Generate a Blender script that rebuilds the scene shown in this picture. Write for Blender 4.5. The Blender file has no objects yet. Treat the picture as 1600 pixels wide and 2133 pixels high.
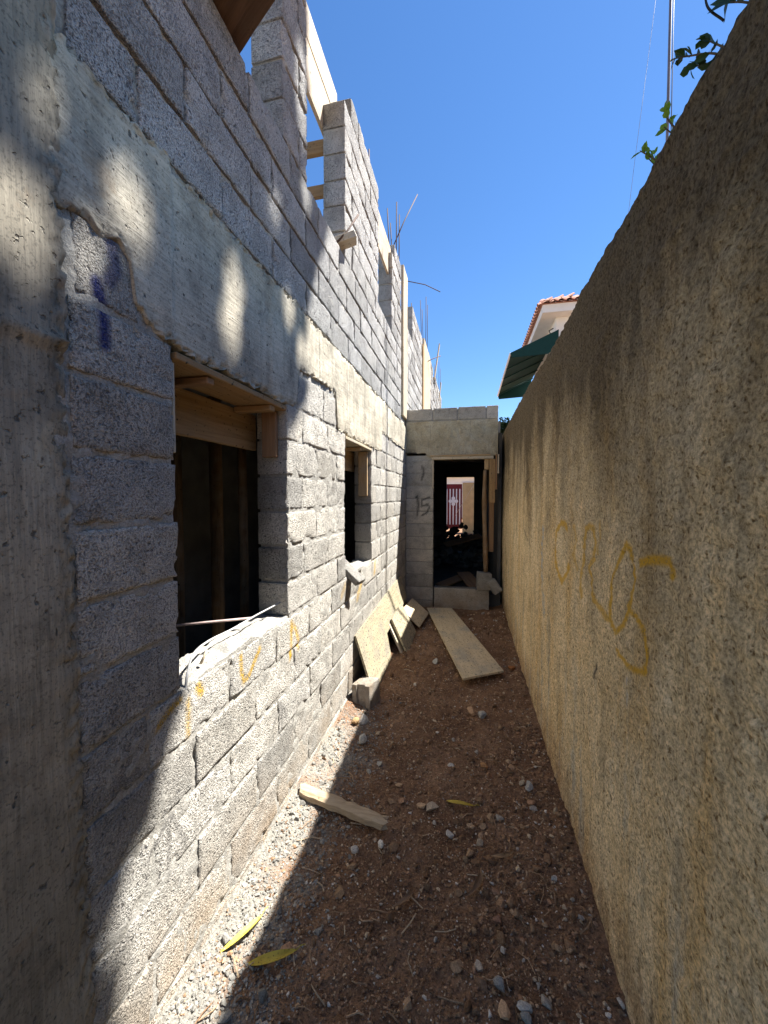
import bpy, bmesh, math, random
import numpy as np
from mathutils import Vector, Matrix

# ------------------------------------------------------------------ camera, sky, sun, exposure
S = bpy.context.scene
COL = S.collection
CAM_H = 1.66
cam_d = bpy.data.cameras.new('camera')
cam = bpy.data.objects.new('camera', cam_d)
COL.objects.link(cam)
cam_d.sensor_fit = 'HORIZONTAL'
cam_d.sensor_width = 36.0
cam_d.lens = 18.0
cam_d.clip_start = 0.02
cam_d.clip_end = 1500
cam.location = (0, 0, CAM_H)
cam.rotation_euler = (math.radians(90 - 2.4), 0, math.radians(12.35))
S.camera = cam

SUN_DIR = Vector((1.0, 0.70, 2.05)).normalized()
W = bpy.data.worlds.new('World')
S.world = W
W.use_nodes = True
wn = W.node_tree.nodes
wl = W.node_tree.links
wn.clear()
w_out = wn.new('ShaderNodeOutputWorld')
w_bg = wn.new('ShaderNodeBackground')
w_sky = wn.new('ShaderNodeTexSky')
w_sky.sky_type = 'NISHITA'
w_sky.sun_disc = False
w_sky.sun_elevation = math.asin(SUN_DIR.z)
w_sky.sun_rotation = math.atan2(SUN_DIR.x, SUN_DIR.y)
w_sky.altitude = 0
w_sky.air_density = 1.0
w_sky.dust_density = 0.05
w_sky.ozone_density = 4.0
w_bg.inputs['Strength'].default_value = 0.063
w_sat = wn.new('ShaderNodeHueSaturation')          # deep clear-day blue, the same over the whole sky
w_sat.inputs['Saturation'].default_value = 1.18
w_sat.inputs['Hue'].default_value = 0.503
wl.new(w_sky.outputs[0], w_sat.inputs['Color'])
wl.new(w_sat.outputs[0], w_bg.inputs['Color'])
wl.new(w_bg.outputs[0], w_out.inputs['Surface'])

sun_d = bpy.data.lights.new('sun', 'SUN')
sun_d.energy = 5.0
sun_d.angle = math.radians(0.53)
sun_d.color = (1.0, 0.98, 0.94)
sun = bpy.data.objects.new('sun', sun_d)
COL.objects.link(sun)
sun.rotation_euler = SUN_DIR.to_track_quat('Z', 'Y').to_euler()
sun.location = (20, 14, 40)

S.view_settings.view_transform = 'Standard'
S.view_settings.look = 'None'
S.view_settings.exposure = 1.75
S.view_settings.gamma = 1.0
S.view_settings.use_curve_mapping = False
S.cycles.max_bounces = 8
S.cycles.diffuse_bounces = 5
S.cycles.use_denoising = True

# ------------------------------------------------------------------ helpers
rng = np.random.default_rng(7)
random.seed(7)
XL, XR = -0.92, 0.51          # faces of the block wall and of the boundary wall


def _hash(ix, iy, iz):
    h = (ix.astype(np.uint32) * np.uint32(374761393) + iy.astype(np.uint32) * np.uint32(668265263)
         + iz.astype(np.uint32) * np.uint32(2147483647 - 1274126177 % 1000003))
    h = (h ^ (h >> np.uint32(13))) * np.uint32(1274126177)
    h = (h ^ (h >> np.uint32(16))) * np.uint32(2246822519)
    h = h ^ (h >> np.uint32(15))
    return h.astype(np.float64) / 4294967295.0


def vn(p, s=1.0, seed=0):
    """value noise 0..1 at the points p (N,3) times s"""
    p = np.asarray(p, float) * s + 1000.0 + seed * 17.31
    f = np.floor(p)
    t = p - f
    t = t * t * (3 - 2 * t)
    i = f.astype(np.int64)
    x, y, z = i[..., 0], i[..., 1], i[..., 2]
    r = 0
    for dx in (0, 1):
        wx = t[..., 0] if dx else 1 - t[..., 0]
        for dy in (0, 1):
            wy = t[..., 1] if dy else 1 - t[..., 1]
            for dz in (0, 1):
                wz = t[..., 2] if dz else 1 - t[..., 2]
                r = r + wx * wy * wz * _hash(x + dx, y + dy, z + dz)
    return r


def fb(p, s=1.0, o=3, seed=0):
    a, r, n = 1.0, 0, 0
    for k in range(o):
        r = r + a * vn(p, s * 2 ** k, seed + k)
        n += a
        a *= 0.5
    return r / n


def link(o, parent=None):
    COL.objects.link(o)
    if parent is not None:
        o.parent = parent
        o.matrix_parent_inverse = parent.matrix_world.inverted() if False else Matrix.Translation(-Vector(parent.location))
    return o


def tag(o, label=None, cat=None, group=None, kind=None):
    if label: o['label'] = label
    if cat: o['category'] = cat
    if group: o['group'] = group
    if kind: o['kind'] = kind
    return o


def empty(name, loc, label, cat, group=None):
    o = bpy.data.objects.new(name, None)
    o.location = loc
    o.empty_display_size = 0.1
    COL.objects.link(o)
    return tag(o, label, cat, group)


def mesh(name, V, F, smooth=True, attrs=None):
    """V (N,3); F list of int arrays (M,3) or (M,4)"""
    V = np.asarray(V, np.float32).reshape(-1, 3)
    if not isinstance(F, (list, tuple)):
        F = [F]
    F = [np.asarray(f, np.int32) for f in F if len(f)]
    me = bpy.data.meshes.new(name)
    me.vertices.add(len(V))
    me.vertices.foreach_set('co', V.ravel())
    loops = np.concatenate([f.ravel() for f in F])
    tot = np.concatenate([np.full(len(f), f.shape[1], np.int32) for f in F])
    start = np.concatenate([[0], np.cumsum(tot)[:-1]]).astype(np.int32)
    me.loops.add(len(loops))
    me.loops.foreach_set('vertex_index', loops)
    me.polygons.add(len(tot))
    me.polygons.foreach_set('loop_start', start)
    me.polygons.foreach_set('loop_total', tot)
    me.polygons.foreach_set('use_smooth', np.full(len(tot), smooth, bool))
    for k, a in (attrs or {}).items():
        a = np.asarray(a, np.float32)
        if a.ndim == 1:
            at = me.attributes.new(k, 'FLOAT', 'POINT')
            at.data.foreach_set('value', a)
        else:
            at = me.attributes.new(k, 'FLOAT_COLOR', 'POINT')
            at.data.foreach_set('color', a.ravel())
    me.update(calc_edges=True)
    return me


def obj(name, me, mat, parent=None):
    me.materials.clear()
    me.materials.append(mat)
    return link(bpy.data.objects.new(name, me), parent)


def gquads(nu, nv, off=0):
    i = np.arange(nu - 1)[:, None] * nv + np.arange(nv - 1)[None, :]
    i = i.ravel() + off
    return np.stack([i, i + nv, i + nv + 1, i + 1], 1)


def perim(nu, nv):
    """perimeter of a (nu,nv) grid, counter-clockwise with u right and v up"""
    a = [i * nv for i in range(nu)]
    b = [(nu - 1) * nv + j for j in range(1, nv)]
    c = [i * nv + nv - 1 for i in range(nu - 2, -1, -1)]
    d = [j for j in range(nv - 2, 0, -1)]
    return np.array(a + b + c + d)


def solid(P, n, depth, lip=0.012):
    """closed solid: front grid P (nu,nv,3) with normal n, extruded by depth along -n"""
    nu, nv = P.shape[:2]
    n = np.asarray(n, float)
    front = P.reshape(-1, 3)
    pe = perim(nu, nv)
    ring1 = front[pe] - n * lip
    base = front[pe]
    ring2 = base - n * ((base - P.mean((0, 1))) @ n)[:, None] - n * depth
    N0 = len(front)
    m = len(pe)
    V = np.concatenate([front, base, ring1, ring2, ring2.mean(0)[None]])   # own copy of the rim keeps the arris crisp
    k = np.arange(m)
    k2 = (k + 1) % m
    a, b, c = N0, N0 + m, N0 + 2 * m
    F = [gquads(nu, nv), np.stack([a + k, b + k, b + k2, a + k2], 1), np.stack([b + k, c + k, c + k2, b + k2], 1),
         np.stack([np.full(m, c + m), c + k2, c + k], 1)]
    return V, F


class Acc:
    """collects several pieces into one mesh"""
    def __init__(self): self.V, self.F, self.A, self.n = [], [], {}, 0

    def add(self, V, F, **a):
        V = np.asarray(V, float).reshape(-1, 3)
        if not isinstance(F, (list, tuple)): F = [F]
        for f in F:
            if len(f): self.F.append(np.asarray(f) + self.n)
        self.V.append(V)
        for k, x in a.items():
            x = np.asarray(x, float)
            if x.ndim == 0: x = np.full(len(V), float(x))
            elif x.ndim == 1 and len(x) in (3, 4) and len(V) != len(x):
                x = np.tile(np.append(x, 1)[:4], (len(V), 1))
            self.A.setdefault(k, []).append(x)
        self.n += len(V)

    def mesh(self, name, smooth=True):
        q = [f for f in self.F if f.shape[1] == 4]
        t = [f for f in self.F if f.shape[1] == 3]
        F = ([np.concatenate(q)] if q else []) + ([np.concatenate(t)] if t else [])
        return mesh(name, np.concatenate(self.V), F, smooth, {k: np.concatenate(v) for k, v in self.A.items()})


def tube(pts, r, n=8, closed_ends=True):
    pts = np.asarray(pts, float)
    m = len(pts)
    r = np.broadcast_to(np.asarray(r, float), (m,))
    T = np.gradient(pts, axis=0)
    T /= np.linalg.norm(T, axis=1)[:, None] + 1e-12
    ref = np.array([0, 0, 1.0]) if abs(T[0, 2]) < 0.9 else np.array([1.0, 0, 0])
    V = []
    for i in range(m):
        a = np.cross(ref, T[i]); a /= np.linalg.norm(a) + 1e-12
        b = np.cross(T[i], a)
        ref = np.cross(a, T[i]) * -1 if False else ref
        th = np.arange(n) * 2 * math.pi / n
        V.append(pts[i] + r[i] * (np.cos(th)[:, None] * a + np.sin(th)[:, None] * b))
    V = np.concatenate(V)
    F = []
    for i in range(m - 1):
        k = np.arange(n); k2 = (k + 1) % n
        F.append(np.stack([i * n + k, i * n + k2, (i + 1) * n + k2, (i + 1) * n + k], 1))
    F = [np.concatenate(F)]
    if closed_ends:
        V = np.concatenate([V, pts[:1], pts[-1:]])
        k = np.arange(n); k2 = (k + 1) % n
        F.append(np.stack([np.full(n, m * n), k2, k], 1))
        F.append(np.stack([np.full(n, m * n + 1), (m - 1) * n + k, (m - 1) * n + k2], 1))
    return V, F


def smooth_path(pts, n=24):
    pts = np.asarray(pts, float)
    P = np.concatenate([[2 * pts[0] - pts[1]], pts, [2 * pts[-1] - pts[-2]]])
    out = []
    for i in range(1, len(P) - 2):
        for t in np.linspace(0, 1, n, endpoint=False):
            a, b, c, d = P[i - 1:i + 3]
            out.append(0.5 * ((2 * b) + (c - a) * t + (2 * a - 5 * b + 4 * c - d) * t ** 2 + (3 * b - a - 3 * c + d) * t ** 3))
    out.append(pts[-1])
    return np.array(out)


def box_me(name, sx, sy, sz, bev=0.003, rough=0.0, cuts=0, seed=0):
    """bevelled box mesh centred on the origin, long edges slightly uneven"""
    bm = bmesh.new()
    bmesh.ops.create_cube(bm, size=1.0)
    for v in bm.verts:
        v.co = Vector((v.co.x * sx, v.co.y * sy, v.co.z * sz))
    if bev:
        bmesh.ops.bevel(bm, geom=list(bm.edges), offset=bev, segments=1, profile=0.7, affect='EDGES')
    if cuts:
        bmesh.ops.subdivide_edges(bm, edges=[e for e in bm.edges if e.calc_length() > 0.05], cuts=cuts, use_grid_fill=True)
    me = bpy.data.meshes.new(name)
    bm.to_mesh(me)
    bm.free()
    if rough:
        co = np.empty(len(me.vertices) * 3)
        me.vertices.foreach_get('co', co)
        co = co.reshape(-1, 3)
        for k in range(3):
            co[:, k] += (fb(co, 9, 3, seed + 5 * k) - 0.5) * 2 * rough
        me.vertices.foreach_set('co', co.ravel())
        me.update()
    return me


def frame_mat(o, ex, ey, ez=None):
    ex = Vector(ex).normalized()
    ey = Vector(ey)
    ez2 = ex.cross(ey).normalized()
    ey = ez2.cross(ex).normalized()
    M = Matrix((ex, ey, ez2)).transposed().to_4x4()
    M.translation = Vector(o)
    return M


def plank(name, c, ex, ey, sx, sy, sz, mat, label=None, cat=None, parent=None, group=None, bev=0.003, rough=0.0, cuts=0):
    """board with centre c, length sx along ex, width sy along ey, thickness sz"""
    me = box_me(name, sx, sy, sz, bev, rough, cuts, seed=random.randint(0, 999))
    me.materials.append(mat)
    o = bpy.data.objects.new(name, me)
    COL.objects.link(o)
    M = frame_mat(c, ex, ey)
    if parent is not None:
        o.parent = parent
        o.matrix_parent_inverse = Matrix.Translation(-Vector(parent.location))
    o.matrix_basis = M
    return tag(o, label, cat, group)


# ------------------------------------------------------------------ materials
class M_:
    def __init__(self, name, rough=0.9, spec=0.2):
        self.m = bpy.data.materials.new(name)
        self.m.use_nodes = True
        self.t = self.m.node_tree
        self.N = self.t.nodes
        self.b = self.N['Principled BSDF']
        self.b.inputs['Roughness'].default_value = rough
        self.b.inputs['Specular IOR Level'].default_value = spec
        self._p = None

    def ln(self, a, b): self.t.links.new(a, b)

    def put(self, sock, v):
        if hasattr(v, 'is_output') or hasattr(v, 'links'): self.ln(v, sock)
        else: sock.default_value = v

    def pos(self, scale=None, obj=False):
        if obj:
            n = self.N.new('ShaderNodeTexCoord').outputs['Object']
        else:
            n = self.N.new('ShaderNodeNewGeometry').outputs['Position']
        if scale is None: return n
        v = self.N.new('ShaderNodeVectorMath'); v.operation = 'MULTIPLY'
        self.ln(n, v.inputs[0]); v.inputs[1].default_value = scale
        return v.outputs[0]

    def noise(self, vec, scale, detail=3, rough=0.55, dist=0.0):
        n = self.N.new('ShaderNodeTexNoise')
        self.ln(vec, n.inputs['Vector'])
        n.inputs['Scale'].default_value = scale
        n.inputs['Detail'].default_value = detail
        n.inputs['Roughness'].default_value = rough
        n.inputs['Distortion'].default_value = dist
        return n.outputs['Fac']

    def voro(self, vec, scale, feature='F1', out='Distance', rnd=1.0):
        n = self.N.new('ShaderNodeTexVoronoi')
        n.feature = feature
        self.ln(vec, n.inputs['Vector'])
        n.inputs['Scale'].default_value = scale
        n.inputs['Randomness'].default_value = rnd
        return n.outputs[out]

    def ramp(self, fac, stops, interp='LINEAR'):
        n = self.N.new('ShaderNodeValToRGB')
        n.color_ramp.interpolation = interp
        e = n.color_ramp.elements
        while len(e) < len(stops): e.new(0.5)
        for k, (p, c) in enumerate(stops):
            e[k].position = p
            if not hasattr(c, '__len__'): c = (c, c, c)
            e[k].color = (*c[:3], 1)
        self.ln(fac, n.inputs[0])
        return n.outputs[0]

    def mix(self, fac, a, b, mode='MIX'):
        n = self.N.new('ShaderNodeMix'); n.data_type = 'RGBA'; n.blend_type = mode
        for s, v in ((n.inputs[0], fac), (n.inputs[6], a), (n.inputs[7], b)):
            if not hasattr(v, 'links') and hasattr(v, '__len__') and len(v) == 3: v = (*v, 1)
            self.put(s, v)
        return n.outputs[2]

    def math(self, op, a, b=0.0, clamp=False):
        n = self.N.new('ShaderNodeMath'); n.operation = op; n.use_clamp = clamp
        self.put(n.inputs[0], a); self.put(n.inputs[1], b)
        return n.outputs[0]

    def rng(self, v, a, b, c=0.0, d=1.0):
        n = self.N.new('ShaderNodeMapRange')
        self.put(n.inputs[0], v)
        for k, x in enumerate((a, b, c, d)): n.inputs[k + 1].default_value = x
        return n.outputs[0]

    def attr(self, name, out='Fac'):
        n = self.N.new('ShaderNodeAttribute'); n.attribute_name = name
        return n.outputs[out]

    def sep(self, v):
        n = self.N.new('ShaderNodeSeparateXYZ'); self.ln(v, n.inputs[0]); return n.outputs

    def bump(self, h, dist=0.005, strength=1.0, normal=None):
        n = self.N.new('ShaderNodeBump')
        n.inputs['Distance'].default_value = dist
        n.inputs['Strength'].default_value = strength
        self.ln(h, n.inputs['Height'])
        if normal is not None: self.ln(normal, n.inputs['Normal'])
        return n.outputs[0]

    def out(self, col=None, normal=None, rough=None):
        if col is not None: self.put(self.b.inputs['Base Color'], col if hasattr(col, 'links') else (*col, 1))
        if normal is not None: self.ln(normal, self.b.inputs['Normal'])
        if rough is not None: self.put(self.b.inputs['Roughness'], rough)
        return self.m


YELLOW = (0.62, 0.36, 0.02)


def mat_block():
    m = M_('block_concrete', 0.95, 0.15)
    p = m.pos()
    big = m.noise(p, 9, 3)
    grain = m.noise(p, 190, 3, 0.7)
    pit = m.voro(p, 150)
    pit2 = m.noise(p, 75, 2, 0.6)
    rnd = m.attr('rnd')
    base = m.mix(rnd, (0.58, 0.545, 0.485), (0.67, 0.615, 0.525))
    base = m.mix(m.rng(m.attr('up'), 0, 1, 0, 1), base, m.mix(rnd, (0.49, 0.475, 0.455), (0.56, 0.54, 0.505)))
    c = m.mix(1.0, base, m.ramp(grain, [(0.33, 0.66), (0.5, 0.95), (0.66, 1.1)]), 'MULTIPLY')
    tone = m.math('FRACT', m.math('MULTIPLY', rnd, 7.31))
    c = m.mix(1.0, c, m.ramp(tone, [(0.0, 0.68), (0.5, 0.95), (1.0, 1.08)]), 'MULTIPLY')
    c = m.mix(1.0, c, m.ramp(big, [(0.3, 0.74), (0.5, 0.98), (0.7, 1.12)]), 'MULTIPLY')
    pore = m.noise(p, 165, 3, 0.62)
    c = m.mix(m.rng(m.math('FRACT', m.math('MULTIPLY', rnd, 3.7)), 0, 1, 0.35, 1.0), c, m.ramp(pore, [(0.34, 0.40), (0.45, 1.0)]), 'MULTIPLY')  # dark pores: own tone plus some pore shadow put into the colour
    c = m.mix(m.rng(pit2, 0.62, 0.72), c, (0.16, 0.155, 0.15))  # pits coloured dark as holes, their shadow included
    smear = m.math('MULTIPLY', m.rng(m.noise(m.pos((1, 1, 2.2)), 6.5, 4, 0.6), 0.56, 0.64), m.rng(m.noise(p, 30, 3), 0.4, 0.55))
    c = m.mix(m.math('MULTIPLY', smear, 0.65), c, (0.45, 0.43, 0.385))
    z = m.sep(p)[2]
    low = m.math('MULTIPLY', m.rng(z, 0.45, 0.0), m.rng(m.noise(p, 5, 4), 0.3, 0.62), True)
    c = m.mix(m.math('MULTIPLY', low, 0.65), c, (0.43, 0.29, 0.16))
    sp = m.rng(grain, 0.25, 0.55)
    c = m.mix(m.math('MULTIPLY', m.attr('yp'), m.rng(pore, 0.38, 0.52)), c, YELLOW)
    c = m.mix(m.math('MULTIPLY', m.attr('bp'), m.rng(grain, 0.36, 0.52, 0.2, 1)), c, (0.03, 0.03, 0.035))
    c = m.mix(m.math('MULTIPLY', m.attr('lp'), m.rng(grain, 0.25, 0.5, 0.3, 1)), c, (0.02, 0.03, 0.16))
    h = m.math('ADD', m.math('MULTIPLY', grain, 0.9), m.math('MULTIPLY', m.rng(pit, 0.05, 0.45), 0.35))
    h = m.math('SUBTRACT', h, m.math('MULTIPLY', m.rng(pit2, 0.56, 0.72), 1.0))
    h = m.math('ADD', h, m.math('MULTIPLY', m.rng(pore, 0.33, 0.47), 0.9))
    return m.out(c, m.bump(h, 0.008))


def mat_mortar():
    m = M_('mortar', 0.95, 0.12)
    p = m.pos()
    g = m.noise(p, 120, 4, 0.7)
    c = m.mix(1.0, m.ramp(m.noise(p, 12, 3), [(0.3, (0.36, 0.34, 0.30)), (0.7, (0.47, 0.44, 0.385))]), m.ramp(g, [(0.3, 0.6), (0.65, 1.1)]), 'MULTIPLY')
    c = m.mix(m.math('MULTIPLY', m.attr('yp'), m.rng(g, 0.3, 0.5)), c, YELLOW)
    c = m.mix(m.math('MULTIPLY', m.attr('bp'), 0.7), c, (0.03, 0.03, 0.035))
    return m.out(c, m.bump(g, 0.006))


def mat_formed(name, axis, tint=(0.47, 0.43, 0.33)):
    """cast concrete with the print of formwork boards; grain runs along axis ('y' or 'z')"""
    m = M_(name, 0.85, 0.25)
    p = m.pos()
    sc = (40, 5.5, 120) if axis == 'y' else (40, 120, 5.5)
    gr = m.noise(m.pos(sc), 1.0, 4, 0.6, 0.4)
    st = m.noise(m.pos((3, 14, 1.2)), 1.0, 3, 0.6)
    pits = m.noise(p, 55, 2, 0.5)
    spk = m.noise(p, 220, 2, 0.5)
    big = m.noise(p, 2.6, 4)
    c = m.ramp(big, [(0.3, tuple(x * 0.72 for x in tint)), (0.55, tint), (0.75, tuple(min(1, x * 1.18) for x in tint))])
    c = m.mix(1.0, c, m.ramp(st, [(0.32, 0.76), (0.5, 0.98), (0.75, 1.06)]), 'MULTIPLY')
    c = m.mix(1.0, c, m.ramp(m.noise(p, 8, 6, 0.7), [(0.32, 0.60), (0.5, 0.98), (0.66, 1.12)]), 'MULTIPLY')
    c = m.mix(1.0, c, m.ramp(gr, [(0.3, 0.76), (0.6, 1.05)]), 'MULTIPLY')
    c = m.mix(m.rng(pits, 0.70, 0.75), c, (0.12, 0.11, 0.09))
    c = m.mix(1.0, c, m.ramp(m.noise(p, 130, 3, 0.65), [(0.36, 0.62), (0.46, 1.0)]), 'MULTIPLY')
    c = m.mix(m.math('MULTIPLY', m.rng(m.noise(p, 7, 4, 0.7), 0.62, 0.70), 0.35), c, (0.30, 0.20, 0.11))
    h = m.math('ADD', m.math('MULTIPLY', gr, 0.8), m.math('MULTIPLY', spk, 0.18))
    h = m.math('SUBTRACT', h, m.math('MULTIPLY', m.rng(pits, 0.66, 0.73), 1.5))
    return m.out(c, m.bump(h, 0.0035))


def mat_rough_plaster():
    m = M_('rough_plaster', 0.92, 0.15)
    p = m.pos()
    g = m.noise(p, 60, 4, 0.65)
    b = m.noise(p, 5, 4, 0.6)
    c = m.ramp(b, [(0.3, (0.30, 0.25, 0.16)), (0.55, (0.42, 0.36, 0.25)), (0.75, (0.48, 0.43, 0.33))])
    c = m.mix(1.0, c, m.ramp(g, [(0.3, 0.7), (0.65, 1.08)]), 'MULTIPLY')
    c = m.mix(m.math('MULTIPLY', m.rng(m.noise(p, 14, 5, 0.7), 0.56, 0.66), 0.55), c, (0.22, 0.18, 0.12))
    z = m.noise(m.pos((30, 30, 3)), 1.0, 3)
    c = m.mix(m.math('MULTIPLY', m.rng(z, 0.6, 0.75), 0.6), c, (0.14, 0.12, 0.09))
    c = m.mix(m.attr('bp'), c, (0.03, 0.03, 0.03))
    return m.out(c, m.bump(g, 0.008))


def mat_roughcast():
    m = M_('roughcast_render', 0.95, 0.12)
    p = m.pos()
    z = m.sep(p)[2]
    g = m.noise(p, 100, 5, 0.72)
    g2 = m.noise(p, 38, 3, 0.62)
    pit = m.noise(p, 80, 2, 0.55)
    big = m.noise(m.pos((1, 1, 0.7)), 2.0, 6, 0.70)
    mid = m.noise(m.pos((1, 1, 0.30)), 6, 5, 0.68)
    c = m.ramp(big, [(0.30, (0.48, 0.35, 0.185)), (0.44, (0.64, 0.49, 0.285)), (0.56, (0.71, 0.56, 0.345)), (0.72, (0.75, 0.61, 0.40))])
    # ochre run-off, then grey lime streaks and splashed soil low on the wall
    st = m.noise(m.pos((4, 5.0, 0.7)), 1.0, 5, 0.65)
    c = m.mix(m.math('MULTIPLY', m.rng(st, 0.50, 0.66), 0.55), c, (0.58, 0.35, 0.11))
    st2 = m.noise(m.pos((9, 8.0, 1.1)), 1.0, 5, 0.65)
    c = m.mix(m.math('MULTIPLY', m.math('MULTIPLY', m.rng(st2, 0.54, 0.64), m.rng(z, 1.3, 0.35)), 0.75), c, (0.40, 0.385, 0.33))
    st3 = m.noise(m.pos((9, 13.0, 1.6)), 1.0, 4, 0.65)
    c = m.mix(m.math('MULTIPLY', m.math('MULTIPLY', m.rng(st3, 0.58, 0.68), m.rng(z, 0.3, 1.2, 1.0, 0.35)), 0.6), c, (0.14, 0.125, 0.10))
    spl = m.math('MULTIPLY', m.rng(z, 0.34, 0.02), m.rng(m.noise(p, 9, 4, 0.65), 0.32, 0.58))
    c = m.mix(m.math('MULTIPLY', spl, 0.75), c, (0.33, 0.18, 0.085))
    # black mould that grows down from the coping
    mold = m.math('ADD', m.rng(z, 0.9, 2.6, -0.12, 0.80), m.math('MULTIPLY', m.math('SUBTRACT', m.noise(m.pos((2.2, 2.4, 0.55)), 1.0, 5, 0.68), 0.5), 1.7))
    mold = m.rng(m.math('ADD', mold, m.rng(z, 2.0, 2.6, 0.0, 0.22)), 0.12, 0.70)
    c = m.mix(m.math('MULTIPLY', mold, 0.90), c, (0.085, 0.064, 0.040))
    c = m.mix(m.math('MULTIPLY', m.rng(mid, 0.52, 0.68), 0.5), c, (0.20, 0.155, 0.10))
    c = m.mix(1.0, c, m.ramp(g, [(0.33, (0.48, 0.42, 0.36)), (0.47, (0.98, 0.98, 0.98)), (0.62, (1.45, 1.45, 1.45))]), 'MULTIPLY')
    c = m.mix(1.0, c, m.ramp(g2, [(0.30, 0.72), (0.45, 1.0), (0.7, 1.12)]), 'MULTIPLY')
    c = m.mix(1.0, c, m.ramp(pit, [(0.30, (0.50, 0.42, 0.33)), (0.40, (1.0, 1.0, 1.0))]), 'MULTIPLY')  # crevice shade painted in brown, as the relief alone shades weakly
    yk = m.math('MULTIPLY', m.attr('yp'), m.rng(g, 0.37, 0.48, 0.25, 1.0))
    c = m.mix(yk, c, (0.66, 0.36, 0.015))
    c = m.mix(m.math('MULTIPLY', m.attr('gp'), m.rng(g2, 0.42, 0.56, 0.0, 1)), c, (0.40, 0.40, 0.38))
    c = m.mix(m.math('MULTIPLY', m.attr('bp'), m.rng(g, 0.35, 0.55, 0.3, 1.0)), c, (0.04, 0.035, 0.035))
    h = m.math('ADD', g, m.math('MULTIPLY', g2, 0.8))
    h = m.math('ADD', h, m.math('MULTIPLY', m.rng(pit, 0.28, 0.42), 0.5))
    return m.out(c, m.bump(h, 0.011))


def mat_soil():
    m = M_('soil', 0.97, 0.1)
    p = m.pos()
    xyz = m.sep(p)
    g = m.noise(p, 95, 4, 0.7)
    b = m.noise(p, 3.0, 5, 0.6)
    c = m.ramp(b, [(0.3, (0.165, 0.090, 0.052)), (0.5, (0.245, 0.140, 0.081)), (0.7, (0.33, 0.20, 0.12))])
    grey = m.math('ADD', m.rng(xyz[0], -0.35, -0.88, -0.15, 0.75), m.math('MULTIPLY', m.math('SUBTRACT', m.noise(p, 5, 4), 0.5), 1.6), True)
    grey = m.math('MULTIPLY', grey, m.rng(xyz[1], 3.2, 2.3))
    c = m.mix(m.rng(grey, 0.25, 0.7), c, (0.28, 0.26, 0.22))
    c = m.mix(1.0, c, m.ramp(g, [(0.3, 0.45), (0.5, 0.95), (0.7, 1.4)]), 'MULTIPLY')
    return m.out(c, m.bump(g, 0.012))


def mat_attr_stone():
    m = M_('gravel_stone', 0.95, 0.04)
    p = m.pos()
    c = m.mix(1.0, m.attr('col', 'Color'), m.ramp(m.noise(p, 160, 3, 0.65), [(0.3, 0.62), (0.65, 1.15)]), 'MULTIPLY')
    return m.out(c, m.bump(m.noise(p, 220, 3), 0.002))


def mat_wood(name, c1, c2, dark=(0.06, 0.035, 0.02), grain=(2.0, 40, 60), spots=0.69, rough=0.75, stain=0.4, stainc=(0.30, 0.27, 0.21)):
    m = M_(name, rough, 0.25)
    p = m.pos(obj=True)
    oi = m.N.new('ShaderNodeObjectInfo').outputs['Random']
    v = m.N.new('ShaderNodeVectorMath'); v.operation = 'MULTIPLY'
    m.ln(p, v.inputs[0]); v.inputs[1].default_value = grain
    a = m.N.new('ShaderNodeVectorMath'); a.operation = 'ADD'
    m.ln(v.outputs[0], a.inputs[0])
    cmb = m.N.new('ShaderNodeCombineXYZ')
    for k in range(3): m.ln(m.math('MULTIPLY', oi, 50.0), cmb.inputs[k])
    m.ln(cmb.outputs[0], a.inputs[1])
    gr = m.noise(a.outputs[0], 1.0, 4, 0.6, 1.2)
    a2 = m.N.new('ShaderNodeVectorMath'); a2.operation = 'ADD'
    m.ln(p, a2.inputs[0]); m.ln(cmb.outputs[0], a2.inputs[1])
    sp = m.noise(a2.outputs[0], 55, 3, 0.6)
    big = m.noise(a2.outputs[0], 5, 4, 0.6)
    c = m.mix(m.rng(gr, 0.32, 0.66), c1, c2)
    c = m.mix(m.math('MULTIPLY', m.rng(big, 0.48, 0.66), stain), c, stainc)
    c = m.mix(m.rng(sp, spots, spots + 0.05), c, dark)
    return m.out(c, m.bump(m.math('ADD', gr, m.math('MULTIPLY', sp, 0.3)), 0.002))


def mat_plain(name, col, rough=0.6, var=0.15, scale=8, spec=0.3, bump=0.001, bscale=60, metal=0.0):
    m = M_(name, rough, spec)
    p = m.pos()
    c = m.mix(1.0, (*col, 1), m.ramp(m.noise(p, scale, 4), [(0.3, 1 - var), (0.7, 1 + var)]), 'MULTIPLY')
    m.b.inputs['Metallic'].default_value = metal
    return m.out(c, m.bump(m.noise(p, bscale, 3), bump))


def mat_rust():
    m = M_('rusty_steel', 0.8, 0.3)
    n = m.noise(m.pos(), 70, 4)
    return m.out(m.ramp(n, [(0.3, (0.045, 0.028, 0.022)), (0.6, (0.10, 0.055, 0.035)), (0.75, (0.17, 0.09, 0.05))]), m.bump(n, 0.002))


def mat_leaf(name, c1, c2, trans=0.35):
    m = M_(name, 0.5, 0.35)
    c = m.mix(m.attr('rnd'), c1, c2)
    m.out(c)
    tr = m.N.new('ShaderNodeBsdfTranslucent')
    m.ln(m.mix(1.0, c, (1.3, 1.5, 0.5), 'MULTIPLY'), tr.inputs[0])
    ms = m.N.new('ShaderNodeMixShader'); ms.inputs[0].default_value = trans
    o = m.N['Material Output']
    m.ln(m.b.outputs[0], ms.inputs[1]); m.ln(tr.outputs[0], ms.inputs[2]); m.ln(ms.outputs[0], o.inputs[0])
    return m.m


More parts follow.
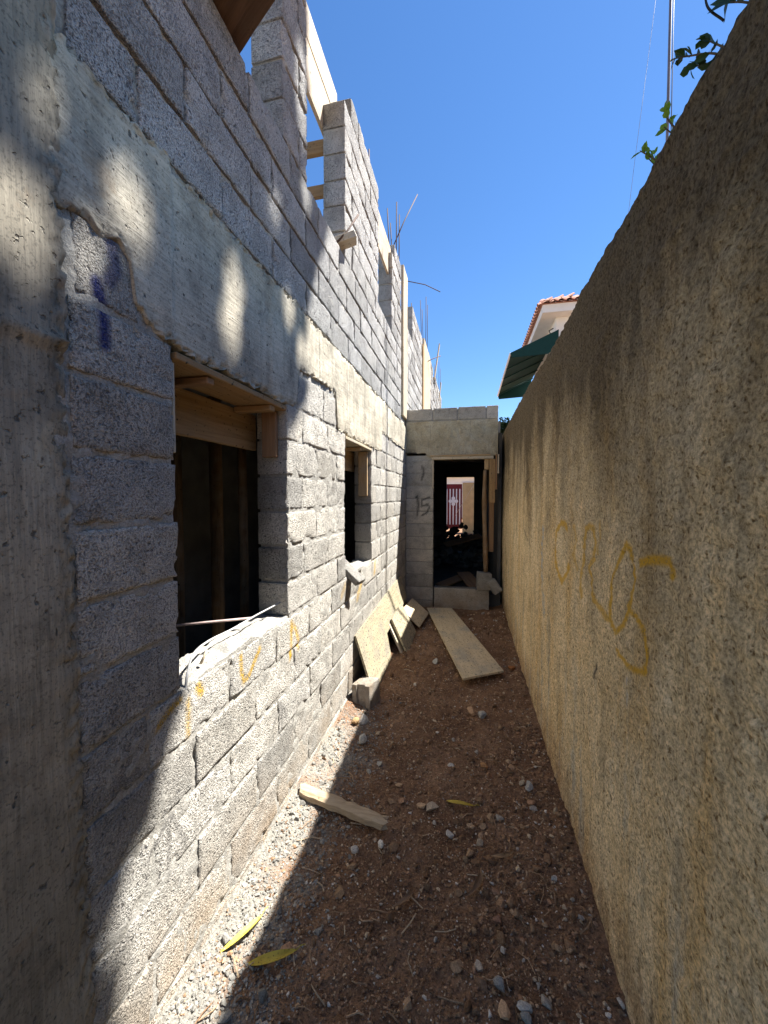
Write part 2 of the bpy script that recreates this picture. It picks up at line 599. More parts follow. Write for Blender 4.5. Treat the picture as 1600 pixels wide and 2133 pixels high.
BLOCK = mat_block()
MORTAR = mat_mortar()
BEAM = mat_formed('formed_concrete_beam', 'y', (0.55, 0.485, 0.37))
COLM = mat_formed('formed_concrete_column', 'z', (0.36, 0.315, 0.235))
PLASTER = mat_rough_plaster()
ROUGHCAST = mat_roughcast()
SOIL = mat_soil()
STONE = mat_attr_stone()
PLY = mat_wood('plywood', (0.30, 0.25, 0.16), (0.38, 0.325, 0.215), (0.06, 0.05, 0.045), (3, 30, 30), 0.57, stain=0.7, stainc=(0.23, 0.21, 0.17))
PLY_OLD = mat_wood('weathered_plywood', (0.50, 0.385, 0.235), (0.62, 0.50, 0.32), (0.12, 0.11, 0.09), (4, 26, 30), 0.60, stain=0.7, stainc=(0.34, 0.31, 0.25))
PINE = mat_wood('pine_formwork', (0.34, 0.215, 0.10), (0.48, 0.33, 0.175), (0.05, 0.03, 0.015), (2, 45, 45), 0.65, stain=0.6, stainc=(0.33, 0.27, 0.19))
PINE_PALE = mat_wood('pale_pine_formwork', (0.40, 0.32, 0.21), (0.55, 0.46, 0.33), (0.10, 0.08, 0.06), (2, 45, 45), 0.62, stain=0.7, stainc=(0.42, 0.39, 0.33))
PINE_DARK = mat_wood('dark_formwork_board', (0.20, 0.11, 0.055), (0.30, 0.175, 0.09), (0.03, 0.02, 0.01), (2, 40, 40), 0.70, stain=0.3, stainc=(0.22, 0.15, 0.09))
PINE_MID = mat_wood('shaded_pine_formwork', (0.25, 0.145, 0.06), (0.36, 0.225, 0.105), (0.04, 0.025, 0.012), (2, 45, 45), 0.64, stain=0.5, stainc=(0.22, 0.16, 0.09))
POLE_WOOD = mat_wood('rough_pole_wood', (0.14, 0.08, 0.04), (0.26, 0.16, 0.08), (0.05, 0.03, 0.02), (40, 40, 4), 0.66)
RUST = mat_rust()
WHITE = mat_plain('white_paint', (0.75, 0.74, 0.70), 0.8, 0.06, 3, bump=0.002)
LEAF = mat_leaf('leaf_green', (0.045, 0.085, 0.022), (0.10, 0.17, 0.03))
LEAF_YG = mat_leaf('leaf_fresh_green', (0.12, 0.20, 0.03), (0.22, 0.30, 0.05), 0.45)
LEAF_DK = mat_leaf('leaf_dark_green', (0.02, 0.04, 0.012), (0.04, 0.075, 0.02), 0.2)
BARK = mat_plain('bark', (0.13, 0.095, 0.065), 0.95, 0.3, 20, bump=0.01, bscale=40)
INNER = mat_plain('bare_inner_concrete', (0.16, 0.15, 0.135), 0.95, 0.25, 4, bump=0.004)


# ------------------------------------------------------------------ spray paint: strokes on wall planes
def stroke_mask(a, b, strokes):
    """soft mask for points (a,b) on a plane; strokes = [(polyline, half width, opacity)]"""
    m = np.zeros(len(a))
    P = np.stack([a, b], 1)
    for line, hw, op in strokes:
        line = np.asarray(line, float)
        lo, hi = line.min(0) - 4 * hw, line.max(0) + 4 * hw
        k = np.where(((P > lo) & (P < hi)).all(1))[0]
        if not len(k): continue
        Q = P[k]
        d = np.full(len(k), 9.0)
        for s, e in zip(line[:-1], line[1:]):
            v = e - s
            t = np.clip(((Q - s) @ v) / (v @ v + 1e-12), 0, 1)
            d = np.minimum(d, np.linalg.norm(Q - (s + t[:, None] * v), axis=1))
        x = np.clip((hw * 1.45 - d) / (hw * 0.9), 0, 1)
        m[k] = np.maximum(m[k], op * x * x * (3 - 2 * x))
    return m


L_YEL = [([(1.41, .99), (1.41, .93), (1.43, .875), (1.47, .885), (1.56, .965)], .012, .95),
         ([(1.87, .79), (1.87, .89), (1.88, .98), (1.92, .94), (1.96, .86), (1.96, .81)], .013, .95),
         ([(1.155, .99), (1.165, .965)], .016, 1.0), ([(1.06, .99), (1.02, .98), (.975, .955)], .012, .9),
         ([(1.10, .97), (1.10, .91), (1.10, .85)], .010, .75),
         ([(3.77, .98), (3.74, .89)], .03, .8), ([(3.27, .88), (3.15, .78)], .03, .6), ([(2.80, .97), (2.72, .91)], .03, .4)]
L_BLK = [([(1.67, .53), (1.755, .61), (1.82, .50)], .010, .55), ([(1.757, .60), (1.76, .45)], .010, .5),
         ([(.93, .575), (.975, .60), (1.02, .635), (1.075, .50)], .010, .6), ([(1.01, .62), (1.0, .44)], .010, .55)]
L_BLU = [([(.815, 2.20), (.83, 2.13), (.83, 2.05)], .016, .95), ([(.86, 2.33), (.87, 2.26), (.85, 2.22)], .018, .6)]
R_YEL = [([(2.16, 1.49), (2.21, 1.51), (2.31, 1.51), (2.39, 1.45), (2.42, 1.33), (2.37, 1.24), (2.24, 1.19), (2.17, 1.23), (2.12, 1.30)], .017, .8),
         ([(2.06, 1.51), (2.02, 1.44), (2.05, 1.37), (1.98, 1.31)], .013, .45),
         ([(1.89, 1.20), (1.91, 1.28), (1.88, 1.41), (1.88, 1.51), (1.82, 1.53), (1.76, 1.52), (1.74, 1.46), (1.75, 1.40), (1.81, 1.35), (1.77, 1.29), (1.73, 1.23), (1.63, 1.21), (1.55, 1.20)], .014, .7),
         ([(1.69, 1.55), (1.69, 1.49), (1.71, 1.43)], .011, .45),
         ([(1.42, 1.50), (1.47, 1.44), (1.52, 1.37), (1.54, 1.27), (1.54, 1.20), (1.49, 1.17), (1.41, 1.23), (1.38, 1.28), (1.36, 1.34), (1.34, 1.40), (1.36, 1.45), (1.42, 1.50)], .011, .85),
         ([(1.37, 1.29), (1.30, 1.27), (1.26, 1.25), (1.23, 1.21), (1.23, 1.18), (1.25, 1.14), (1.34, 1.11), (1.42, 1.11), (1.47, 1.12)], .010, .85),
         ([(1.30, 1.455), (1.24, 1.475), (1.18, 1.485), (1.12, 1.49), (1.11, 1.47), (1.11, 1.455)], .013, .9)]
R_BLK = [([(3.48, 1.81), (3.62, 1.79), (3.80, 1.62), (3.79, 1.36), (3.55, 1.27)], .012, .55), ([(3.62, 1.79), (3.40, 1.68), (3.35, 1.51)], .010, .5),
         ([(1.67, .975), (1.695, .915)], .008, .95), ([(6.27, .94), (6.02, .71), (6.06, .39)], .03, .7)]
R_GRY = [([(2.83, 1.42), (2.84, 1.15), (2.72, .89)], .045, .9), ([(1.37, 1.06), (1.37, .98)], .012, .6)]
E_BLK = [([(-.765, 1.635), (-.74, 1.665), (-.73, 1.52), (-.74, 1.36)], .013, .95),
         ([(-.565, 1.635), (-.68, 1.60), (-.675, 1.505), (-.59, 1.535), (-.565, 1.49), (-.60, 1.41), (-.67, 1.37)], .013, .95),
         ([(-.67, 2.10), (-.65, 2.0), (-.68, 1.90)], .014, .9), ([(-.88, 2.295), (-.77, 2.29)], .018, .95), ([(-.88, 2.33), (-.80, 2.33)], .03, .35)]


# ------------------------------------------------------------------ ground
def gz(x, y):
    p = np.stack([x, y, np.zeros_like(x)], -1)
    h = (fb(p, 2.2, 3, 1) - 0.5) * 0.05 + (fb(p, 11, 3, 5) - 0.5) * 0.036 + (fb(p, 40, 2, 9) - 0.5) * 0.016
    near = np.exp(-((x - XL) / 0.10) ** 2) * 0.035 + np.exp(-((x - XR) / 0.09) ** 2) * 0.03
    h = h + near * (0.6 + 0.8 * fb(p, 5, 2, 3))
    h = h - 0.02 * np.exp(-((x + 0.1) / 0.3) ** 2)
    inside = (x > -1.2) & (x < 0.9) & (y > -3) & (y < 12)
    return np.where(inside, h, -0.03)


xs = np.concatenate([-np.geomspace(400, 1.2, 26), np.arange(-1.1, 0.70, 0.011), np.geomspace(0.8, 400, 26)])
ys = np.concatenate([-np.geomspace(400, 0.6, 22), np.arange(-0.4, 0.7, 0.1), np.arange(0.75, 3.0, 0.011), np.arange(3.0, 6.6, 0.022), np.geomspace(6.8, 500, 30)])
GX, GY = np.meshgrid(xs, ys, indexing='ij')
P = np.stack([GX, GY, gz(GX, GY)], -1)
ground = obj('ground', mesh('ground', P, gquads(len(xs), len(ys))), SOIL)
tag(ground, 'reddish brown stony soil along the narrow passage', kind='structure')


def gh(x, y):
    return float(gz(np.array([x]), np.array([y]))[0])


# ------------------------------------------------------------------ block building on the left
bld = empty('block_building', (XL, 3.0, 0), 'unfinished two storey grey concrete block building along the left side', 'building')
TH = 0.17
WIN1, WIN2 = (1.07, 1.85), (2.81, 3.64)
SILL, HEAD = 1.02, 2.14


def make_block(u0, u1, v0, v1, fpos, n, r, depth=TH, seed=0):
    """fpos(u,v,w) -> world points; returns V,F"""
    L, H = u1 - u0, v1 - v0
    e = 0.005
    def lin(a, b):
        k = max(2, int((b - a) / r))
        return np.concatenate([[a, a + e], np.linspace(a + 2.6 * e, b - 2.6 * e, k), [b - e, b]])
    u = lin(u0, u1); v = lin(v0, v1)
    U, Vv = np.meshgrid(u, v, indexing='ij')
    q = np.stack([np.full_like(U, seed * 0.37), U, Vv], -1)
    ed = np.minimum(np.minimum(U - u0, u1 - U), np.minimum(Vv - v0, v1 - Vv))
    w = -0.004 * np.exp(-ed / 0.003) + (fb(q, 16, 2, 3) - 0.5) * 0.006 + (fb(q, 60, 2, 8) - 0.5) * 0.004
    chip = np.clip(fb(q, 22, 2, 21) - 0.60, 0, 1) * np.exp(-ed / 0.02)
    w = w - chip * 0.09
    w = w + (random.random() - 0.5) * 0.007 + (U - u0 - L / 2) * random.uniform(-.008, .008) + (Vv - v0 - H / 2) * random.uniform(-.02, .02)
    fall = np.exp(-ed / 0.008)
    jt = (fb(q, 35, 2, 31) - 0.35) * 0.008 * fall
    U2 = U + np.where(U < (u0 + u1) / 2, jt, -jt) * np.exp(-np.minimum(U - u0, u1 - U) / 0.01)
    jt2 = (fb(q, 35, 2, 41) - 0.35) * 0.008 * fall
    V2 = Vv + np.where(Vv < (v0 + v1) / 2, jt2, -jt2) * np.exp(-np.minimum(Vv - v0, v1 - Vv) / 0.01)
    return solid(fpos(U2, V2, w), n, depth)


def fL(u, v, w): return np.stack([XL + w, u, v], -1)


def paintL(V):
    near = np.abs(V[:, 0] - XL) < 0.03
    return dict(yp=stroke_mask(V[:, 1], V[:, 2], L_YEL) * near, bp=stroke_mask(V[:, 1], V[:, 2], L_BLK) * near,
                lp=stroke_mask(V[:, 1], V[:, 2], L_BLU) * near)


def solid_spans(z, upper):
    """solid intervals along y of the course whose middle is at height z"""
    if not upper:
        if z < SILL: return [(0.74, 6.1)]
        if z < HEAD: return [(0.74, WIN1[0]), (WIN1[1], WIN2[0]), (WIN2[1], 6.1)]
        return [(0.76, 0.94), (1.98, 2.59), (4.07, 6.1)]
    k = (z - 2.70) / 0.19
    sp = []
    sp.append((0.76, 1.85 if z < 3.46 else 0.95))
    if z < 3.46:
        sp = [(0.76, 3.95)]
    else:
        sp = [(0.76, 1.0), (1.85, 2.15)] + ([(2.84, 3.95)] if z < 4.6 else ([(3.02, 3.95)] if z < 4.8 else []))
    if z < 3.65:
        sp[-1] = (sp[-1][0], 5.3)
    elif z < 4.6: sp += [(4.66, 5.3)]
    elif z < 4.8: sp += [(4.82, 5.3)]
    if z < 4.30: sp += [(5.75, 7.75)]
    elif z < 4.8: sp += [(6.42, 7.75)]
    if z < 4.6: sp += [(7.85, 13.4)]
    elif z < 5.0: sp += [(8.6, 10.2), (10.9, 13.4)]
    return sp


blocks = []          # (apparent size, args)
courses = []
zz = [-0.12 + 0.19 * k for k in range(7)]
courses += [(zz[k], zz[k + 1], False) for k in range(6)]
hh = (HEAD - SILL) / 6
courses += [(SILL + hh * k, SILL + hh * (k + 1), False) for k in range(6)]
courses += [(2.14, 2.345, False)]
courses += [(2.70 + 0.19 * k, 2.89 + 0.19 * k, True) for k in range(13)]
for ci, (z0, z1, up) in enumerate(courses):
    zm = (z0 + z1) / 2
    for (a, b) in solid_spans(zm, up):
        y = a
        first = 0.39 if (ci % 2 == 0) else 0.20
        if a > 1.0 and ci % 2 == 1: first = 0.195
        while y < b - 0.02:
            ln = 0.5 if (a < 0.8 and b < 1.2) else first if y == a else 0.39 + random.uniform(-.008, .008)
            y1 = min(y + ln, b)
            if b - y1 < 0.09: y1 = b
            j = 0.008
            ly = y + (0 if y == a else random.uniform(.004, .009))
            ry = y1 - (0 if y1 == b else random.uniform(.004, .009))
            blocks.append((ly, ry, z0 + random.uniform(.005, .010), z1 - random.uniform(.004, .008), up))
            y = y1


def app(bk):
    ym, zm = (bk[0] + bk[1]) / 2, (bk[2] + bk[3]) / 2
    d = math.sqrt(ym ** 2 + XL ** 2 + (zm - CAM_H) ** 2)
    a = 0.92 / d * (bk[1] - bk[0]) * (bk[3] - bk[2]) / d ** 2
    if ym > 5.75 and zm < 2.9: a *= 0.001
    return a


blocks.sort(key=app, reverse=True)
rest = Acc()
for i, bk in enumerate(blocks):
    y0, y1, z0, z1, up = bk
    d = math.hypot((y0 + y1) / 2, 0.9)
    r = 0.0105 if d < 1.8 else (0.015 if d < 3 else (0.03 if d < 5.6 else 0.12))
    V, F = make_block(y0, y1, z0, z1, fL, (1, 0, 0), r, seed=i)
    rv = random.random()
    if i < 300:
        a = {'rnd': np.full(len(V), rv), 'up': np.full(len(V), float(up))}
        if not up: a.update(paintL(V))
        c = np.array([XL - TH / 2, (y0 + y1) / 2, (z0 + z1) / 2])
        o = bpy.data.objects.new('block', mesh('block', V - c, F, True, a))
        o.data.materials.append(BLOCK)
        o.location = c
        COL.objects.link(o)
        o.parent = bld
        o.matrix_parent_inverse = Matrix.Translation(-Vector(bld.location))
    else:
        rest.add(V, F, rnd=rv, up=float(up))
far = obj('far_blocks', rest.mesh('far_blocks'), BLOCK, bld)
far['kind'] = 'stuff'

# mortar core of the wall: recessed sheets between and behind the blocks
core = Acc()


def core_sheet(y0, y1, z0, z1, res, resz=None):
    ny = max(2, int((y1 - y0) / res) + 1); nz = max(2, int((z1 - z0) / (resz or res)) + 1)
    Y, Z = np.meshgrid(np.linspace(y0, y1, ny), np.linspace(z0, z1, nz), indexing='ij')
    q = np.stack([np.zeros_like(Y), Y, Z], -1)
    w = -np.where(Z > 2.5, 0.015, 0.0060) + (fb(q, 9, 2, 2) - 0.5) * 0.014 + (fb(q, 45, 3, 6) - 0.5) * 0.018
    V, F = solid(np.stack([XL + w, Y, Z], -1), (1, 0, 0), TH - 0.012)
    pt = paintL(V)
    core.add(V, F, yp=pt['yp'], bp=pt['bp'])


eps = 0.012
core_sheet(0.70, 3.0, -0.15, SILL - .008, .013); core_sheet(3.0, 6.1, -0.15, SILL - .008, .035, .02)
core_sheet(0.70, WIN1[0] - eps, SILL - .008, 2.36, .013)
core_sheet(WIN1[1] + eps, WIN2[0] - eps, SILL - .008, 2.40, .014)
core_sheet(WIN2[1] + eps, 6.1, SILL - .008, 2.36, .035, .02)
core_sheet(0.70, 3.95, 2.66, 3.45, .016); core_sheet(3.95, 5.3, 2.66, 3.64, .035, .02); core_sheet(5.3, 7.75, 2.66, 4.24, .06, .06)
core_sheet(0.70, 0.99, 3.45, 5.1, .02); core_sheet(1.86, 2.14, 3.45, 5.1, .016); core_sheet(2.855, 3.94, 3.45, 4.59, .016)
core_sheet(3.03, 3.94, 4.59, 4.78, .02); core_sheet(4.67, 5.3, 3.64, 4.59, .035, .02); core_sheet(6.43, 7.75, 4.24, 4.78, .06); core_sheet(7.75, 13.4, 2.66, 4.6, .2)
obj('mortar_joints', core.mesh('mortar_joints'), MORTAR, bld)

# cast ring beam over the windows, its lower edge stepping with the block courses
ysb = np.concatenate([np.arange(0.55, 2.4, .011), np.arange(2.4, 4.4, .02), np.arange(4.4, 6.15, .05)])


def beam_bottom(y):
    pts = [(0.0, 2.34), (.88, 2.325), (.915, 2.29), (.925, 2.19), (.97, 2.17), (1.0, 2.148), (1.07, 2.138), (1.85, 2.132), (1.955, 2.14), (1.985, 2.36), (2.55, 2.385), (2.60, 2.37), (2.625, 2.135), (3.7, 2.125), (4.05, 2.13), (4.08, 2.335), (6.2, 2.335)]
    b = np.interp(y, [p[0] for p in pts], [p[1] for p in pts])
    q = np.stack([y * 0, y, y * 0], -1)
    return b + (fb(q, 26, 3, 12) - 0.5) * 0.05 + (fb(q, 90, 3, 13) - 0.5) * 0.016


def beam_top(y):
    q = np.stack([y * 0 + 3.3, y, y * 0], -1)
    return 2.695 + (fb(q, 14, 3, 15) - 0.5) * 0.05 + (fb(q, 60, 3, 16) - 0.5) * 0.03


nz = 56
T = np.concatenate([[0, .005, .012, .02, .03], np.linspace(.042, .958, nz - 6), [.97, .98, .988, .995, 1.0]])
Y = np.repeat(ysb[:, None], len(T), 1)
Z = beam_bottom(ysb)[:, None] * (1 - T) + beam_top(ysb)[:, None] * T
q = np.stack([np.zeros_like(Y), Y, Z], -1)
w = 0.005 + (fb(q, 3, 2, 4) - 0.5) * 0.010 + (fb(q, 40, 2, 7) - 0.5) * 0.003
# shutter joints between boards: shallow vertical and horizontal steps
w = w + np.where(vn(np.stack([Y * 0, np.floor(Y / 0.61 + 0.25), Z * 0], -1), 1, 3) > 0.5, 0.003, -0.003)
w = w - 0.006 * np.exp(-(((Y / 0.61 + 0.25) % 1.0) * 0.61 / 0.006) ** 2)
edge = np.minimum(T, 1 - T)[None, :] * 0.5
rag = np.exp(-edge / 0.016)
w = w + rag * np.minimum((fb(q, 75, 4, 23) - 0.56) * 0.10, 0.003)
V, F = solid(np.stack([XL + w, Y, Z], -1), (1, 0, 0), 0.20)
obj('ring_beam', mesh('ring_beam', V, F), BEAM, bld)

# cast column at the near end
zsc = np.arange(-0.15, 5.1, .012)
T = np.concatenate([np.linspace(0, .9, 22), np.linspace(.92, 1, 9)])
q1 = np.stack([zsc * 0, zsc * 0 + .7, zsc], -1)
edgey = 0.735 + (fb(q1, 20, 4, 33) - 0.5) * 0.018 + 0.02 * np.clip((1.0 - zsc), -1, 1) * 0.5
Zc = np.repeat(zsc[None, :], len(T), 0)
Yc = 0.28 + (edgey - 0.28)[None, :] * T[:, None]
q = np.stack([np.zeros_like(Yc), Yc, Zc], -1)
w = 0.005 + (fb(q, 3, 2, 44) - 0.5) * 0.012 + (fb(q, 40, 2, 47) - 0.5) * 0.003
lip = 0.016 * np.exp(-((Zc - 2.0 - (fb(q * [0, 1, 0], 9, 2, 3) - .5) * 0.03) / 0.012) ** 2) * np.clip(fb(q, 45, 3, 9) * 2.2 - .3, 0, 2)
w = w + lip + np.where(Zc > 2.0, 0.010, 0.0)
w = w + np.exp(-(1 - T) / 0.06)[:, None] * np.minimum((fb(q, 70, 4, 53) - 0.58) * 0.06, 0.002)
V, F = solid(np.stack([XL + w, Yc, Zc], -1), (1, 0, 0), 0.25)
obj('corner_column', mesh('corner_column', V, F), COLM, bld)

# the rest of the shell: slab, floor, inner walls
def shell(name, x0, x1, y0, y1, z0, z1, m, parent):
    me = box_me(name, x1 - x0, y1 - y0, z1 - z0, 0)
    me.materials.append(m)
    o = bpy.data.objects.new(name, me)
    o.location = ((x0 + x1) / 2, (y0 + y1) / 2, (z0 + z1) / 2)
    COL.objects.link(o)
    o.parent = parent
    o.matrix_parent_inverse = Matrix.Translation(-Vector(parent.location))
    return o


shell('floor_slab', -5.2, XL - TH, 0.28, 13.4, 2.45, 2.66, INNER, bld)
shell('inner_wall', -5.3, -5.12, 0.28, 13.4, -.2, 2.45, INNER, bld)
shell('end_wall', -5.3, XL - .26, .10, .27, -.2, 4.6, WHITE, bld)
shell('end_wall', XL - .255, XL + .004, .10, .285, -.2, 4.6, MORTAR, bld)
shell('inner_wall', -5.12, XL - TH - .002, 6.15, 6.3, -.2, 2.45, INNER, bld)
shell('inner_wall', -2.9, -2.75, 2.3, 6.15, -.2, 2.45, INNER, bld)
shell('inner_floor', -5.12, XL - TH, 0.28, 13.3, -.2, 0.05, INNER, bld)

# rough mortar beds on the window sills
for (a, b, r) in ((WIN1[0], WIN1[1], .010), (WIN2[0], WIN2[1], .02)):
    ny, nx = int((b - a) / r), int(0.17 / r)
    Yg, Xg = np.meshgrid(np.linspace(a + .003, b - .003, ny), np.linspace(XL - .175, XL - .004, nx), indexing='ij')
    q = np.stack([Xg, Yg, np.zeros_like(Xg)], -1)
    Zg = SILL + 0.004 + (fb(q, 14, 3, 61) - 0.5) * 0.05 + (fb(q, 60, 2, 63) - .5) * .012
    Zg = Zg - 0.03 * np.exp(-(((Yg - 1.28) / .07) ** 2 + ((Xg + 1.0) / .035) ** 2))
    Pq = np.stack([Xg, Yg, Zg], -1)[:, ::-1]
    V, F = solid(Pq, (0, 0, 1), 0.04)
    o = obj('sill_bed', mesh('sill_bed', V, F), MORTAR, bld)

# ------------------------------------------------------------------ boundary wall on the right
yw = [0.30]
while yw[-1] < 7.2:
    y = yw[-1]
    yw.append(y + (0.02 if y < .55 else 0.0052 + 0.0034 * max(0, y - 0.8)))
yw = np.array([-.8, -.5, 0.0] + yw + [8, 9, 10, 11.4])
tz = np.concatenate([np.arange(-0.15, 2.60, 0.0085), [2.605, 2.612, 2.617, 2.62]])
Y, T = np.meshgrid(yw, tz, indexing='ij')
q0 = np.stack([np.zeros_like(yw), yw, np.zeros_like(yw)], -1)
topz = 2.62 + (fb(q0, 2.0, 2, 71) - .5) * .03 + (fb(q0, 24, 3, 73) - .5) * .022
Z = np.where(T > 2.3, 2.3 + (T - 2.3) * (topz[:, None] - 2.3) / 0.32, T)
q = np.stack([np.zeros_like(Y), Y, Z], -1)
w = (fb(q, 1.2, 2, 81) - .5) * 0.03 + (fb(q, 8, 2, 83) - .5) * .008
g1 = vn(q, 55, 85)
w = w + (fb(q, 22, 2, 87) - .5) * 0.010 + (fb(q, 48, 2, 88) - .5) * 0.013 + (g1 - .5) * 0.004
w = w - 0.03 * np.clip((Z - (topz[:, None] - .02)) / .02, 0, 1) ** 2
Pw = np.stack([XR - w, Y, Z], -1)[::-1]
V, F = solid(Pw, (-1, 0, 0), 0.16)
att = dict(yp=stroke_mask(V[:, 1], V[:, 2], R_YEL), bp=stroke_mask(V[:, 1], V[:, 2], R_BLK), gp=stroke_mask(V[:, 1], V[:, 2], R_GRY))
bw = obj('boundary_wall', mesh('boundary_wall', V, F, True, att), ROUGHCAST)
tag(bw, 'tall tan roughcast boundary wall, mould stained, along the right side', 'wall')

# ------------------------------------------------------------------ passage building that closes the alley
YE = 5.74
pas = empty('passage_building', (-0.25, YE, 0), 'low concrete block passage with an open doorway closing the alley', 'building')


def fE(u, v, w): return np.stack([u, YE - w, v], -1)


def eblock(x0, x1, z0, z1, seed, r=.022, depth=.15):
    V, F = make_block(x0, x1, z0, z1, lambda u, v, w: fE(u, v, w), (0, -1, 0), r, depth, seed)
    c = np.array([(x0 + x1) / 2, YE + depth / 2, (z0 + z1) / 2])
    a = dict(rnd=np.full(len(V), random.random() * .5 + .5), up=np.zeros(len(V)), bp=stroke_mask(V[:, 0], V[:, 2], E_BLK) * (np.abs(V[:, 1] - YE) < .03))
    o = bpy.data.objects.new('block', mesh('block', V - c, F, True, a))
    o.data.materials.append(BLOCK)
    o.location = c
    COL.objects.link(o)
    o.parent = pas
    o.matrix_parent_inverse = Matrix.Translation(-Vector(pas.location))
    return o


zc = [-.13, .085, .285] + [.285 + .191 * k for k in range(1, 11)]
for k in range(len(zc) - 1):
    eblock(-.915, -.507, zc[k] + .006, zc[k + 1] - .006, 500 + k)
eblock(-.49, .31, -.1, .285, 530)
for k, (a, b) in enumerate([(-.915, -.53), (-.51, -.165), (-.15, .235), (.255, .41)]):
    eblock(a, b, 2.77, 2.945 + k * .002, 540 + k)
# mortar behind the blocks, beam, roof and side walls
Xg, Zg = np.meshgrid(np.linspace(-.918, -.512, 30), np.linspace(-.1, 2.26, 150), indexing='ij')
q = np.stack([Xg, np.zeros_like(Xg), Zg], -1)
wv = -.013 + (fb(q, 40, 3, 6) - .5) * .018
V, F = solid(fE(Xg, Zg, wv), (0, -1, 0), .13)
V2, F2 = solid(fE(*np.meshgrid(np.linspace(-.918, .405, 40), np.linspace(2.70, 2.93, 12), indexing='ij'), np.full((40, 12), -.012)), (0, -1, 0), .12)
ac = Acc()
bpv = stroke_mask(V[:, 0], V[:, 2], E_BLK)
ac.add(V, F, bp=bpv); ac.add(V2, F2, bp=0.0)
obj('mortar_joints', ac.mesh('mortar_joints'), MORTAR, pas)
xsb = np.linspace(-.915, .408, 110)
Tb = np.concatenate([[0, .01, .03], np.linspace(.06, .94, 40), [.97, .99, 1]])
qx = np.stack([xsb, xsb * 0, xsb * 0], -1)
bot = np.interp(xsb, [-.95, -.62, -.60, -.54, -.53, .45], [2.30, 2.29, 2.24, 2.22, 2.235, 2.24]) + (fb(qx, 25, 3, 3) - .5) * .025
top = 2.755 + (fb(qx, 16, 3, 5) - .5) * .04
Xb = np.repeat(xsb[:, None], len(Tb), 1)
Zb = bot[:, None] * (1 - Tb) + top[:, None] * Tb
q = np.stack([Xb, np.zeros_like(Xb), Zb], -1)
wv = .010 + (fb(q, 7, 3, 91) - .5) * .02 + (fb(q, 35, 3, 93) - .5) * .016
V, F = solid(fE(Xb, Zb, wv), (0, -1, 0), .15)
obj('lintel_beam', mesh('lintel_beam', V, F, True, dict(bp=stroke_mask(V[:, 0], V[:, 2], E_BLK))), PLASTER, pas)
DARK = mat_plain('shade_dark_plaster', (0.075, 0.07, 0.065), 0.95, 0.25, 4, bump=0.004)  # near-black base colour puts the roofed passage's shade into its surfaces
shell('roof_slab', -3.5, .45, YE + .13, 11.2, 2.58, 2.74, INNER, pas)
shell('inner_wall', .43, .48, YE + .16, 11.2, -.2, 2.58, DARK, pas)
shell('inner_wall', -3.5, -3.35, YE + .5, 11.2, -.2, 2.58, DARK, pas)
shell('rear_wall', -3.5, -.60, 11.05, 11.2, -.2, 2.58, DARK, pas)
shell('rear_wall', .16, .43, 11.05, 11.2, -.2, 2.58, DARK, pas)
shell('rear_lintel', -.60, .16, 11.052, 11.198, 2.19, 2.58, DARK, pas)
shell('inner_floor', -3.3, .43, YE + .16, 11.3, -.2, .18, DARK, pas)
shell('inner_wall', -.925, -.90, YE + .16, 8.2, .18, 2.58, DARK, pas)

# ------------------------------------------------------------------ formwork timber at the openings
def b3(name, x0, x1, y0, y1, z0, z1, m, label=None, cat='board', group=None, long=None, rough=.0015, cuts=2, bev=.003, tilt=None):
    """axis aligned board given by its extents; local x runs along its longest side"""
    s = [x1 - x0, y1 - y0, z1 - z0]
    ax = [Vector((1, 0, 0)), Vector((0, 1, 0)), Vector((0, 0, 1))]
    o = sorted(range(3), key=lambda k: -s[k])
    ex, ey = ax[o[0]], ax[o[1]]
    if tilt is not None:
        R = Matrix.Rotation(math.radians(tilt[0]), 3, tilt[1])
        ex, ey = R @ ex, R @ ey
    c = ((x0 + x1) / 2, (y0 + y1) / 2, (z0 + z1) / 2)
    return plank(name, c, ex, ey, s[o[0]], s[o[1]], s[o[2]], m, label, cat, None, group, bev, rough, cuts)


XI = XL - TH      # inner face of the wall
# near window
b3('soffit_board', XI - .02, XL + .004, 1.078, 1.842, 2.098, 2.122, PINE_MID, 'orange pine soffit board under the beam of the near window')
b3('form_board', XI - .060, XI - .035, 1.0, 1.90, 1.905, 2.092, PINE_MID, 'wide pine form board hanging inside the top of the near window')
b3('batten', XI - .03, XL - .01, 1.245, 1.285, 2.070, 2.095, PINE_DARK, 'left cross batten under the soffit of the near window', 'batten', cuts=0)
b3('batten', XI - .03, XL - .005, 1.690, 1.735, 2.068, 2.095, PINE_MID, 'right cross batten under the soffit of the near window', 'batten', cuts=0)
b3('prop_board', XI + .045, XI + .125, 1.815, 1.842, 1.86, 2.093, PINE_DARK, 'short upright board on the far jamb of the near window')
b3('edge_strip', XL - .03, XL - .012, 1.074, 1.088, 1.80, 2.09, PINE_PALE, 'thin pale strip on the near jamb of the near window', 'strip', cuts=0)
# second window
b3('soffit_board', XI - .02, XL + .006, 2.82, 3.63, 2.095, 2.118, PINE_PALE, 'pale soffit board under the beam of the far window')
b3('batten', XI - .03, XL - .01, 3.28, 3.33, 2.062, 2.090, PINE, 'cross batten under the soffit of the far window', 'batten', cuts=0)
b3('form_board', XI - .060, XI - .035, 2.75, 3.75, 1.90, 2.09, PINE, 'pine form board hanging inside the top of the far window')
b3('prop_board', XI + .045, XI + .135, 3.60, 3.632, 1.66, 2.085, PINE, 'long upright nailed board on the far jamb of the far window')
